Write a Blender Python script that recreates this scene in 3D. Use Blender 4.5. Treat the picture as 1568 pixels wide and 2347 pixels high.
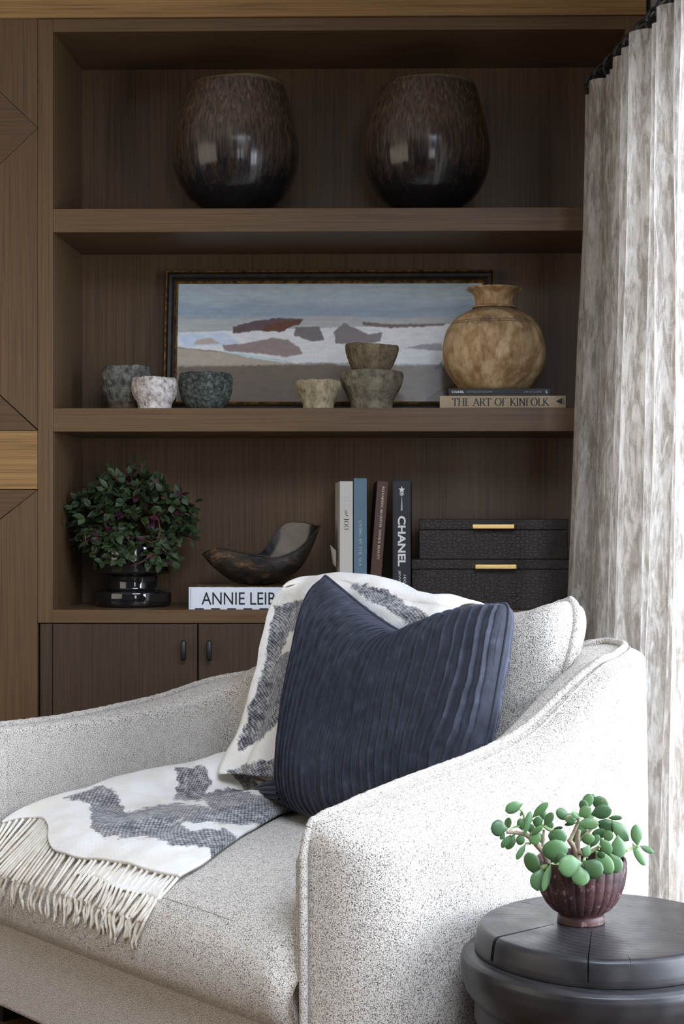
import bpy, bmesh, math, random
from mathutils import Vector, Matrix, noise
random.seed(7)
for o in list(bpy.data.objects): bpy.data.objects.remove(o)
SC = bpy.context.scene; COL = SC.collection
# ------------------------------------------------------------------ camera
FPX, DIST, EYE, YAW = 3600.0, 4.05, 1.07, math.radians(1.0)
CX = 975 - FPX*math.tan(YAW); CY = 1179.0
cam = bpy.data.cameras.new('camera'); camo = bpy.data.objects.new('camera', cam); COL.objects.link(camo)
cam.sensor_fit = 'HORIZONTAL'; cam.sensor_width = 36; cam.lens = FPX/1568*36
cam.shift_x = -(CX-784)/1568; cam.shift_y = (CY-1173.5)/1568
cam.clip_start = .05
camo.location = (0, -DIST, EYE); camo.rotation_euler = (math.pi/2, 0, YAW)
SC.camera = camo
# ------------------------------------------------------------------ world, lights, exposure
SC.view_settings.view_transform = 'Standard'; SC.view_settings.look = 'None'
SC.view_settings.gamma = 1; SC.view_settings.use_curve_mapping = False
SC.view_settings.exposure = 0.55
W = bpy.data.worlds.new('world'); SC.world = W; W.use_nodes = True
W.node_tree.nodes['Background'].inputs[0].default_value = (.80, .86, 1.0, 1)
W.node_tree.nodes['Background'].inputs[1].default_value = 0.075

def area(name, loc, aim, sx, sy, power, color):
    l = bpy.data.lights.new(name, 'AREA'); l.shape = 'RECTANGLE'; l.size = sx; l.size_y = sy
    l.energy = power; l.color = color
    o = bpy.data.objects.new(name, l); COL.objects.link(o); o.location = loc
    d = Vector(aim)-Vector(loc); o.rotation_euler = d.to_track_quat('-Z', 'Y').to_euler()
    return o
area('daylight_window_right', (2.15, -1.9, 1.2), (.0, -1.75, 1.0), 2.7, 2.1, 235, (.76, .845, 1.0))
area('fill_light_rear', (1.15, -6.3, 1.2), (-.2, 0, 1.3), .6, 1.7, 13, (.95, .96, 1.0))  # weak fill added behind the camera, not an actual window
area('fill_light_left', (-3.7, -2.9, 1.5), (-.7, 0, 1.2), 3.0, 2.0, 25, (1.0, .87, .70))  # warm fill added out of view to lift the cabinet fronts
chair_fill = area('fill_light_above_chair', (.35, -3.0, 2.6), (-.55, -1.05, .5), 1.5, 1.2, 20, (.74, .83, 1.0)); chair_fill.data.spread = math.radians(80)  # added overhead fill, spread narrowed onto the chair; no real skylight

# ------------------------------------------------------------------ helpers
_R = Vector((math.cos(YAW), math.sin(YAW), 0)); _F = Vector((-math.sin(YAW), math.cos(YAW), 0)); _C = Vector((0, -DIST, EYE))
def ray(px, py): return _F + _R*((px-CX)/FPX) + Vector((0, 0, (CY-py)/FPX))
def hit(px, py, p0, n):
    d = ray(px, py); n = Vector(n); return _C + d*((Vector(p0)-_C).dot(n)/d.dot(n))
def at(px, py, Y): return hit(px, py, (0, Y, 0), (0, 1, 0))
def proj(p):
    q = p-_C; d = q.dot(_F); return CX+FPX*q.dot(_R)/d, CY-FPX*q.z/d
def lerp(a, b, t): return a+(b-a)*t
def interp(tab, x):
    if x <= tab[0][0]: return tab[0][1]
    for (a, fa), (b, fb) in zip(tab, tab[1:]):
        if x <= b: return fa+(fb-fa)*(x-a)/(b-a)
    return tab[-1][1]
def smooth(a, b, x):
    t = max(0, min(1, (x-a)/(b-a))); return t*t*(3-2*t)
def sinterp(tab, x):   # smooth (catmull-rom) interpolation of a table
    n = len(tab)
    if x <= tab[0][0]: return tab[0][1]
    if x >= tab[-1][0]: return tab[-1][1]
    for i in range(n-1):
        if x <= tab[i+1][0]:
            x0, y0 = tab[i]; x1, y1 = tab[i+1]; h = x1-x0
            m0 = (tab[i+1][1]-tab[i-1][1])/(tab[i+1][0]-tab[i-1][0]) if i > 0 else (y1-y0)/h
            m1 = (tab[i+2][1]-tab[i][1])/(tab[i+2][0]-tab[i][0]) if i < n-2 else (y1-y0)/h
            t = (x-x0)/h
            return (2*t**3-3*t*t+1)*y0+(t**3-2*t*t+t)*h*m0+(3*t*t-2*t**3)*y1+(t**3-t*t)*h*m1
def cr(pts, t):        # catmull-rom through points, t in 0..1
    n = len(pts)-1; x = max(0, min(n-1e-6, t*n)); i = int(x); f = x-i
    p0 = pts[max(0, i-1)]; p1 = pts[i]; p2 = pts[i+1]; p3 = pts[min(n, i+2)]
    return .5*((2*p1)+(p2-p0)*f+(2*p0-5*p1+4*p2-p3)*f*f+(3*p1-p0-3*p2+p3)*f**3)

ROOTM = {}
def setp(o, label=None, cat=None, group=None, kind=None):
    if label: o['label'] = label
    if cat: o['category'] = cat
    if group: o['group'] = group
    if kind: o['kind'] = kind
    return o
def thing(name, label, cat, loc=(0, 0, 0), rotz=0, group=None):
    o = bpy.data.objects.new(name, None); COL.objects.link(o); o.empty_display_size = .1
    o.location = loc; o.rotation_euler = (0, 0, rotz)
    ROOTM[o.name] = Matrix.Translation(loc) @ Matrix.Rotation(rotz, 4, 'Z')
    return setp(o, label, cat, group)
def inv_of(parent):
    p = parent
    while p.parent: p = p.parent
    return ROOTM[p.name].inverted() if p.name in ROOTM else Matrix.Identity(4)
def mesh_obj(name, verts, faces, mat, parent=None, world=True, smooth_=False, colors=None, attr='tint'):
    me = bpy.data.meshes.new(name)
    if parent is not None and world:
        iv = inv_of(parent); verts = [iv @ Vector(v) for v in verts]
    me.from_pydata([tuple(v) for v in verts], [], faces); me.update()
    if colors:
        a = me.color_attributes.new(attr, 'FLOAT_COLOR', 'POINT')
        for i, c in enumerate(colors): a.data[i].color = (c[0], c[1], c[2], 1)
    o = bpy.data.objects.new(name, me); COL.objects.link(o)
    if mat: me.materials.append(mat)
    if smooth_:
        me.polygons.foreach_set('use_smooth', [True]*len(me.polygons))
    if parent is not None: o.parent = parent
    return o
def recalc(o):
    bm = bmesh.new(); bm.from_mesh(o.data); bmesh.ops.remove_doubles(bm, verts=bm.verts, dist=1e-6)
    bmesh.ops.recalc_face_normals(bm, faces=bm.faces); bm.to_mesh(o.data); bm.free(); return o
def bevel(o, w, seg=2, angle=40):
    m = o.modifiers.new('bevel', 'BEVEL'); m.width = w; m.segments = seg; m.limit_method = 'ANGLE'; m.angle_limit = math.radians(angle)
    m.harden_normals = False
    o.data.polygons.foreach_set('use_smooth', [True]*len(o.data.polygons))
    w = o.modifiers.new('wn', 'WEIGHTED_NORMAL'); return o
class MB:
    def __init__(s): s.v = []; s.f = []; s.c = []
    def add(s, vs, fs, c=None):
        b = len(s.v); s.v += [Vector(v) for v in vs]; s.f += [tuple(i+b for i in f) for f in fs]
        s.c += [c or (1, 1, 1)]*len(vs); return s
    def box(s, x0, x1, y0, y1, z0, z1, M=None):
        vs = [Vector((x, y, z)) for x in (x0, x1) for y in (y0, y1) for z in (z0, z1)]
        if M is not None: vs = [M @ v for v in vs]
        return s.add(vs, [(0, 1, 3, 2), (4, 6, 7, 5), (0, 4, 5, 1), (2, 3, 7, 6), (0, 2, 6, 4), (1, 5, 7, 3)])
    def tube(s, pts, r, n=8, cap=True, c=None):
        pts = [Vector(p) for p in pts]; k = len(pts)
        rr = r if isinstance(r, (list, tuple)) else [r]*k
        vs = []; up = None
        for i, p in enumerate(pts):
            t = (pts[min(i+1, k-1)]-pts[max(i-1, 0)])
            if t.length < 1e-9: t = Vector((0, 0, 1))
            t.normalize()
            if up is None: up = t.orthogonal().normalized()
            up = (up-t*up.dot(t))
            up = up.normalized() if up.length > 1e-6 else t.orthogonal().normalized()
            bn = t.cross(up)
            for j in range(n):
                a = 2*math.pi*j/n; vs.append(p+(up*math.cos(a)+bn*math.sin(a))*rr[i])
        fs = [(i*n+j, i*n+(j+1) % n, (i+1)*n+(j+1) % n, (i+1)*n+j) for i in range(k-1) for j in range(n)]
        if cap: fs += [tuple(reversed(range(n))), tuple((k-1)*n+j for j in range(n))]
        return s.add(vs, fs, c)
    def grid(s, fn, nu, nv, wrapu=False, c=None):
        vs = [fn(i/nu, j/nv) for j in range(nv+1) for i in range(nu if wrapu else nu+1)]
        w = nu if wrapu else nu+1
        fs = [(j*w+i, j*w+(i+1) % w, (j+1)*w+(i+1) % w, (j+1)*w+i) for j in range(nv) for i in range(nu)]
        return s.add(vs, fs, c)
    def lathe(s, prof, cx, cy, n=64, fn=None):   # prof [(r,z)], fn(r,z,ang)->(r,z)
        def g(u, v):
            i = v*(len(prof)-1); r, z = prof[int(round(i))]; a = 2*math.pi*u
            if fn: r, z = fn(r, z, a)
            return Vector((cx+r*math.cos(a), cy+r*math.sin(a), z))
        return s.grid(g, n, len(prof)-1, True)
    def build(s, name, mat, parent=None, smooth_=False, world=True, colors=False):
        return mesh_obj(name, s.v, s.f, mat, parent, world, smooth_, s.c if colors else None)
def smooth_prof(p, n=60):
    pts = [Vector((a, b, 0)) for a, b in p]
    return [(max(q.x, 0), q.y) for q in (cr(pts, i/n) for i in range(n+1))]

# ------------------------------------------------------------------ materials
def srgb(r, g, b):
    f = lambda c: (c/255/12.92) if c/255 <= .04045 else ((c/255+.055)/1.055)**2.4
    return (f(r), f(g), f(b), 1)
class Mat:
    def __init__(s, name, rough=.5, color=(.5, .5, .5, 1), metallic=0, spec=.5):
        s.m = bpy.data.materials.new(name); s.m.use_nodes = True; s.t = s.m.node_tree; s.n = s.t.nodes
        s.b = s.n['Principled BSDF']; s.b.inputs['Roughness'].default_value = rough
        s.b.inputs['Base Color'].default_value = color; s.b.inputs['Metallic'].default_value = metallic
        s.b.inputs['Specular IOR Level'].default_value = spec
        s.co = None
    def node(s, t, **k):
        n = s.n.new(t)
        for a, b in k.items(): setattr(n, a, b)
        return n
    def link(s, a, b): s.t.links.new(a, b)
    def coords(s, scale=(1, 1, 1), rot=(0, 0, 0), src='Object'):
        if s.co is None: s.co = s.node('ShaderNodeTexCoord')
        m = s.node('ShaderNodeMapping'); m.inputs['Scale'].default_value = scale; m.inputs['Rotation'].default_value = rot
        s.link(s.co.outputs[src], m.inputs['Vector']); return m.outputs['Vector']
    def noise(s, scale, detail=3, rough=.5, vec=None, dist=0):
        n = s.node('ShaderNodeTexNoise'); n.inputs['Scale'].default_value = scale; n.inputs['Detail'].default_value = detail
        n.inputs['Roughness'].default_value = rough; n.inputs['Distortion'].default_value = dist
        s.link(vec if vec is not None else s.coords(), n.inputs['Vector']); return n.outputs['Fac']
    def voro(s, scale, vec=None, feature='F1', rnd=1):
        n = s.node('ShaderNodeTexVoronoi', feature=feature); n.inputs['Scale'].default_value = scale
        n.inputs['Randomness'].default_value = rnd
        s.link(vec if vec is not None else s.coords(), n.inputs['Vector']); return n.outputs['Distance']
    def ramp(s, fac, stops):
        r = s.node('ShaderNodeValToRGB'); e = r.color_ramp.elements
        while len(e) < len(stops): e.new(.5)
        for i, (p, c) in enumerate(stops):
            e[i].position = p; e[i].color = c if len(c) == 4 else (*c, 1)
        s.link(fac, r.inputs['Fac']); return r.outputs['Color']
    def mix(s, fac, a, b, mode='MIX'):
        n = s.node('ShaderNodeMix', data_type='RGBA', blend_type=mode)
        for v, i in ((fac, 0), (a, 6), (b, 7)):
            if hasattr(v, 'links'): s.link(v, n.inputs[i])
            else: n.inputs[i].default_value = v
        return n.outputs[2]
    def math(s, op, a, b=0.0):
        n = s.node('ShaderNodeMath', operation=op)
        for v, i in ((a, 0), (b, 1)):
            if hasattr(v, 'links'): s.link(v, n.inputs[i])
            else: n.inputs[i].default_value = v
        return n.outputs[0]
    def col(s, c): s.link(c, s.b.inputs['Base Color']); return s
    def bump(s, h, strength=.3, dist=.002):
        n = s.node('ShaderNodeBump'); n.inputs['Strength'].default_value = strength; n.inputs['Distance'].default_value = dist
        s.link(h, n.inputs['Height']); s.link(n.outputs['Normal'], s.b.inputs['Normal']); return s
    def set(s, **k):
        for a, b in k.items(): s.b.inputs[a.replace('_', ' ')].default_value = b
        return s
def BW(x): return (x, x, x, 1)

def wood(name, axis, base, dark, rough=.42, light=None):
    m = Mat(name, rough, spec=.35)
    long_, short = 3.0, 230
    sc = {'x': (long_, short, short), 'z': (short, short, long_), 'y': (short, long_, short)}[axis]
    v = m.coords(sc); g = m.noise(1.0, 5, .62, v, .25)
    sc2 = tuple(3.0 if s == long_ else 14 for s in sc); g2 = m.noise(1.0, 3, .5, m.coords(sc2), .9)
    sc3 = tuple(.8 if s == long_ else 3 for s in sc); g3 = m.noise(1.0, 2, .5, m.coords(sc3), .3)
    c = m.ramp(g, [(.22, dark), (.48, base), (.80, light or base)])
    c = m.mix(m.math('MULTIPLY', m.math('SUBTRACT', g2, .46), .55), c, dark, 'MIX')
    c = m.mix(.35, c, m.ramp(g3, [(.3, BW(.42)), (.7, BW(.58))]), 'OVERLAY')
    m.col(c).bump(g, .25, .0006); return m.m
WB = srgb(100, 78, 54); WD = srgb(68, 52, 36); WL = srgb(118, 93, 64)
wood_h = wood('brown_oak_horizontal', 'x', WB, WD, light=WL)
wood_v = wood('brown_oak_vertical', 'z', WB, WD, light=WL)
wood_y = wood('brown_oak_deep', 'y', WB, WD, light=WL)
wood_dv = wood('brown_oak_door', 'z', srgb(72, 57, 43), srgb(50, 39, 30), light=srgb(84, 67, 51))
gold_h = wood('golden_oak_horizontal', 'x', srgb(150, 116, 72), srgb(88, 65, 40), light=srgb(176, 138, 90))
pan_v = wood('panel_oak_vertical', 'z', srgb(98, 76, 53), srgb(64, 49, 35), light=srgb(118, 93, 66))
pan_h = wood('panel_oak_horizontal', 'x', srgb(92, 71, 50), srgb(62, 47, 34), light=srgb(108, 84, 60))

def boucle(name, light=(.76, .715, .645, 1), dark=(.11, .085, .062, 1), mid=(.46, .415, .35, 1)):
    m = Mat(name, .95, spec=.1)
    n1 = m.noise(500, 2, .6); n2 = m.voro(520); n3 = m.noise(60, 2, .5)
    f = m.math('ADD', m.math('MULTIPLY', n1, .92), m.math('MULTIPLY', n3, .08))
    c = m.ramp(f, [(.375, dark), (.455, mid), (.55, light)])
    m.col(c).bump(m.math('SUBTRACT', n1, m.math('MULTIPLY', n2, .8)), .42, .0035)
    m.set(Sheen_Weight=.15, Sheen_Roughness=.6); return m.m
BOUC = boucle('speckled_boucle')
BOUC_P = boucle('speckled_boucle_piping', light=(.66, .62, .56, 1))

# velvet
m = Mat('blue_grey_velvet', .75, spec=.15)
n = m.noise(38, 4, .6); n2 = m.noise(9, 3, .5)
c = m.ramp(n, [(.28, (.025, .027, .034, 1)), (.55, (.036, .039, .052, 1)), (.78, (.060, .066, .092, 1))])
m.col(c); m.set(Sheen_Weight=.42, Sheen_Roughness=.35); m.b.inputs['Sheen Tint'].default_value = (.52, .58, .78, 1)
m.bump(m.noise(500, 2), .2, .001); VELVET = m.m

# wool throw : tint attribute R = amount of charcoal yarn
m = Mat('wool_throw', .95, spec=.05)
at_ = m.node('ShaderNodeAttribute', attribute_name='tint'); sep = m.node('ShaderNodeSeparateColor'); m.link(at_.outputs['Color'], sep.inputs[0])
nz = m.noise(120, 5, .7); wv = m.coords((150, 150, 150))
chk = m.math('MULTIPLY', m.math('SINE', m.math('MULTIPLY', sep.outputs[1], 560)), m.math('SINE', m.math('MULTIPLY', sep.outputs[2], 560)))
nb = m.noise(38, 3, .6)
k = m.math('ADD', m.math('MULTIPLY', nz, 1.0), m.math('MULTIPLY', chk, .16)); k = m.math('ADD', k, m.math('MULTIPLY', nb, .55))
gcol = m.ramp(k, [(.52, (.028, .028, .034, 1)), (.72, (.13, .13, .145, 1)), (.98, (.52, .51, .49, 1))])
wcol = m.ramp(m.noise(16, 3), [(.35, (.80, .76, .67, 1)), (.6, (.88, .86, .82, 1))])
edge = m.math('ADD', sep.outputs[0], m.math('MULTIPLY', m.math('SUBTRACT', m.noise(90, 4, .7), .5), 1.1))
fac = m.ramp(edge, [(.40, BW(0)), (.62, BW(1))])
m.col(m.mix(fac, wcol, gcol)); m.bump(m.math('ADD', nz, m.math('MULTIPLY', chk, .12)), .6, .003)
m.set(Sheen_Weight=.3, Sheen_Roughness=.5); WOOL = m.m
m = Mat('cream_yarn', .95, spec=.05); m.col(m.ramp(m.noise(60, 3), [(.3, (.70, .63, .50, 1)), (.7, (.88, .84, .75, 1))])); m.bump(m.noise(700, 2), .4, .001); YARN = m.m

# curtain
m = Mat('printed_linen', .9, spec=.1)
def streak(m, sx, sz, dist, lo, hi, rot=0):
    v = m.coords((sx, sx, sz), (0, rot, 0)); n = m.noise(1.0, 4, .62, v, dist); return m.ramp(n, [(lo, BW(0)), (hi, BW(1))])
s1 = streak(m, 46, 8, 1.3, .44, .56, .12); s2 = streak(m, 95, 22, .8, .42, .60, .2); big = m.noise(1, 2, .5, m.coords((5, 5, 1.6)))
weave = m.noise(1, 2, .6, m.coords((700, 700, 60))); weave2 = m.noise(1, 2, .6, m.coords((90, 90, 900)))
f = m.mix(.45, s1, s2); f = m.mix(.5, f, m.ramp(big, [(.35, BW(.15)), (.65, BW(.85))]), 'OVERLAY')
c = m.mix(f, srgb(172, 163, 152), srgb(236, 231, 223)); c = m.mix(.35, c, m.ramp(m.math('MULTIPLY', m.math('ADD', weave, weave2), .5), [(.35, BW(.3)), (.65, BW(.7))]), 'OVERLAY')
m.col(c); m.bump(weave, .2, .0006)
tr = m.node('ShaderNodeBsdfTranslucent'); m.link(c, tr.inputs['Color']); mx = m.node('ShaderNodeMixShader'); mx.inputs[0].default_value = .5
out = m.n['Material Output']; m.link(m.b.outputs[0], mx.inputs[1]); m.link(tr.outputs[0], mx.inputs[2]); m.link(mx.outputs[0], out.inputs['Surface']); LINEN = m.m

black_metal = Mat('black_metal', .45, (.012, .012, .013, 1), 0, .5).m
pull_mat = Mat('gunmetal_pull', .38, (.05, .052, .055, 1), .8).m
m = Mat('polished_brass', .4, (.80, .56, .24, 1), 1.0); BRASS = m.m
m = Mat('plaster', .9, srgb(150, 150, 152), 0, .1); m.bump(m.noise(60, 3), .1, .001); PLASTER = m.m
m = Mat('ceiling_paint', .9, (.7, .7, .7, 1)); m.bump(m.noise(80, 2), .05, .001); CEIL = m.m
m = Mat('floor_oak', .4, spec=.4); g = m.noise(1, 4, .6, m.coords((60, 3, 3)), .4); m.col(m.ramp(g, [(.3, srgb(60, 42, 28)), (.7, srgb(112, 82, 54))])); FLOOR = m.m
m = Mat('shadow_black', .8, (.006, .006, .006, 1)); BLACK = m.m

# glazed vessel
def glaze():
    m = Mat('brown_black_glaze', .2, spec=.5)
    s = m.noise(1, 4, .65, m.coords((70, 70, 7)), .3); s2 = m.noise(1, 3, .6, m.coords((150, 150, 16)), .2)
    geo = m.node('ShaderNodeAttribute', attribute_name='tint'); sp = m.node('ShaderNodeSeparateColor'); m.link(geo.outputs['Color'], sp.inputs[0])
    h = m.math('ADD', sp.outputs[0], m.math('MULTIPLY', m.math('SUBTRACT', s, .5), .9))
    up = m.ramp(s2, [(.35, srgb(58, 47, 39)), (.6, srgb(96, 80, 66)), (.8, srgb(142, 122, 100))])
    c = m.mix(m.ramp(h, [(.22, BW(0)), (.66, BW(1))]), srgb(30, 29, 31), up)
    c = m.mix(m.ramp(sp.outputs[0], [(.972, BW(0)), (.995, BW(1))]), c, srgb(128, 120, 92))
    m.col(c); m.link(m.ramp(s, [(.3, BW(.13)), (.7, BW(.24))]), m.b.inputs['Roughness']); m.bump(s, .06, .001); return m.m
GLAZE = glaze()
def stone(name, c0, c1, c2, sc=60, pit=.5):
    m = Mat(name, .85, spec=.25)
    n = m.noise(sc, 5, .7); n2 = m.noise(14, 3, .6); v = m.voro(sc*2.2)
    c = m.ramp(n, [(.33, c0), (.5, c1), (.68, c2)]); c = m.mix(.5, c, m.ramp(n2, [(.35, BW(.3)), (.65, BW(.7))]), 'OVERLAY')
    m.col(c).bump(m.math('ADD', n, m.math('MULTIPLY', v, .5)), pit, .003); return m.m
# wood vase
m = Mat('pale_turned_wood', .55, spec=.3)
vv = m.coords((7, 7, 6)); n0 = m.noise(1.0, 2, .4, vv, 1.6)
ring_ = m.math('SINE', m.math('MULTIPLY', n0, 22)); fine = m.noise(1, 4, .6, m.coords((70, 70, 34)), .4)
c = m.ramp(m.math('ADD', m.math('MULTIPLY', ring_, .12), m.math('MULTIPLY', fine, .9)), [(.22, srgb(146, 112, 76)), (.45, srgb(182, 150, 110)), (.68, srgb(208, 182, 142))])
sm = m.noise(11, 5, .7); c = m.mix(m.ramp(sm, [(.58, BW(0)), (.70, BW(.75))]), c, srgb(84, 72, 60))
at_ = m.node('ShaderNodeAttribute', attribute_name='tint'); c = m.mix(at_.outputs['Fac'], c, srgb(78, 78, 80))
m.col(c).bump(fine, .2, .001); PALEWOOD = m.m
# croc leather
m = Mat('crocodile_leather', .46, spec=.4)
v = m.voro(1.0, m.coords((85, 85, 120)), 'DISTANCE_TO_EDGE', .75); v2 = m.voro(1.0, m.coords((190, 190, 200)), 'DISTANCE_TO_EDGE', .8)
big = m.noise(5, 2); h = m.mix(m.ramp(big, [(.45, BW(0)), (.55, BW(1))]), m.ramp(v, [(0, BW(0)), (.14, BW(1))]), m.ramp(v2, [(0, BW(0)), (.16, BW(1))]))
m.col(m.mix(h, srgb(34, 28, 26), srgb(52, 44, 41))); m.bump(h, .7, .0009); CROC = m.m
# dark stool wood
m = Mat('ebonised_wood', .36, spec=.5)
sx = m.node('ShaderNodeTexCoord'); dn = m.noise(3, 2)
wv = m.node('ShaderNodeTexWave', wave_type='RINGS', rings_direction='Z'); wv.inputs['Scale'].default_value = 22; wv.inputs['Distortion'].default_value = 1.2
mp = m.node('ShaderNodeMapping'); mp.inputs['Location'].default_value = (-.05, -.02, 0); m.link(sx.outputs['Object'], mp.inputs['Vector']); m.link(mp.outputs[0], wv.inputs['Vector'])
st = m.noise(1, 4, .6, m.coords((12, 12, 5)))
m.col(m.mix(.5, m.ramp(wv.outputs['Fac'], [(.2, srgb(34, 33, 35)), (.8, srgb(48, 46, 48))]), m.ramp(st, [(.3, srgb(34, 33, 35)), (.75, srgb(50, 47, 46))])))
m.link(m.ramp(st, [(.3, BW(.28)), (.7, BW(.48))]), m.b.inputs['Roughness']); m.bump(wv.outputs['Fac'], .08, .001); EBONY = m.m
# pot
m = Mat('oxblood_pot', .5, spec=.4)
n = m.noise(90, 5, .75); n2 = m.noise(18, 3, .6)
c = m.ramp(n2, [(.3, srgb(44, 27, 28)), (.6, srgb(70, 43, 42)), (.8, srgb(94, 62, 58))]); c = m.mix(m.ramp(n, [(.56, BW(0)), (.68, BW(.6))]), c, srgb(165, 135, 128))
m.col(c).bump(n, .25, .001); POT = m.m
m = Mat('soil', .95, spec=.1); n = m.noise(160, 4, .7); m.col(m.ramp(n, [(.4, (.008, .006, .005, 1)), (.62, (.06, .045, .035, 1)), (.8, (.2, .17, .14, 1))])); m.bump(n, 1, .005); SOIL = m.m
def leafmat(name, a, b, c2, rough=.4, stain=None, sub=.12):
    m = Mat(name, rough, spec=.45)
    at_ = m.node('ShaderNodeAttribute', attribute_name='tint'); n = m.noise(25, 3)
    c = m.mix(at_.outputs['Fac'], a, b); c = m.mix(.3, c, m.ramp(n, [(.35, c2), (.65, b)]))
    if stain: c = m.mix(m.ramp(m.noise(70, 3, .6), [(.66, BW(0)), (.72, BW(.7))]), c, stain)
    m.col(c); m.set(Subsurface_Weight=sub, Subsurface_Scale=.004); return m.m
JADE = leafmat('jade_leaf', srgb(50, 80, 44), srgb(96, 130, 80), srgb(92, 124, 94), .40, srgb(150, 110, 70))
DARKLEAF = leafmat('trailing_leaf', srgb(34, 46, 26), srgb(62, 80, 44), srgb(28, 38, 22), .55)
PURPLELEAF = leafmat('purple_leaf', srgb(52, 22, 36), srgb(80, 36, 52), srgb(40, 20, 30), .5)
m = Mat('jade_stem', .6); m.col(m.ramp(m.noise(60, 3), [(.3, srgb(108, 92, 76)), (.7, srgb(160, 145, 118))])); STEM = m.m
m = Mat('green_twig', .6); m.col(m.ramp(m.noise(60, 3), [(.3, srgb(110, 140, 80)), (.7, srgb(150, 165, 115))])); TWIG = m.m
REDSTEM = Mat('red_brown_stem', .5, srgb(92, 50, 36)).m
# smoked glass
m = Mat('smoked_glass', .04, (.012, .012, .014, 1), 0, .6); m.set(Transmission_Weight=.35, IOR=1.5, Coat_Weight=.5, Coat_Roughness=.02); SMOKE = m.m
# horn
m = Mat('dark_horn_outside', .42, spec=.45)
n = m.noise(1, 5, .7, m.coords((14, 14, 34)), .8); m.col(m.ramp(n, [(.38, srgb(20, 18, 18)), (.56, srgb(46, 38, 32)), (.66, srgb(112, 82, 50)), (.75, srgb(50, 42, 38))])); m.bump(n, .5, .004); HORN = m.m
m = Mat('polished_horn_inside', .16, spec=.6); n = m.noise(12, 3, .5, None, .8); m.col(m.ramp(n, [(.45, srgb(24, 24, 26)), (.62, srgb(70, 70, 74))])); HORN_IN = m.m
def paint(name, c, rough=.6, bumps=.15):
    m = Mat(name, rough, c); n = m.noise(400, 2); m.col(m.mix(.12, c, m.ramp(n, [(.3, BW(.2)), (.7, BW(.8))]), 'OVERLAY')); m.bump(n, bumps, .0005); return m.m
PAGES = paint('page_block', srgb(214, 208, 196)); INK = Mat('black_ink', .5, (.01, .01, .01, 1)).m; WHITEINK = Mat('white_ink', .5, (.8, .8, .8, 1)).m
GREYINK = Mat('pale_grey_ink', .5, srgb(190, 195, 202)).m; DIMINK = Mat('grey_ink', .5, srgb(140, 142, 146)).m; CREAMINK = Mat('cream_ink', .5, srgb(225, 215, 195)).m

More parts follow.
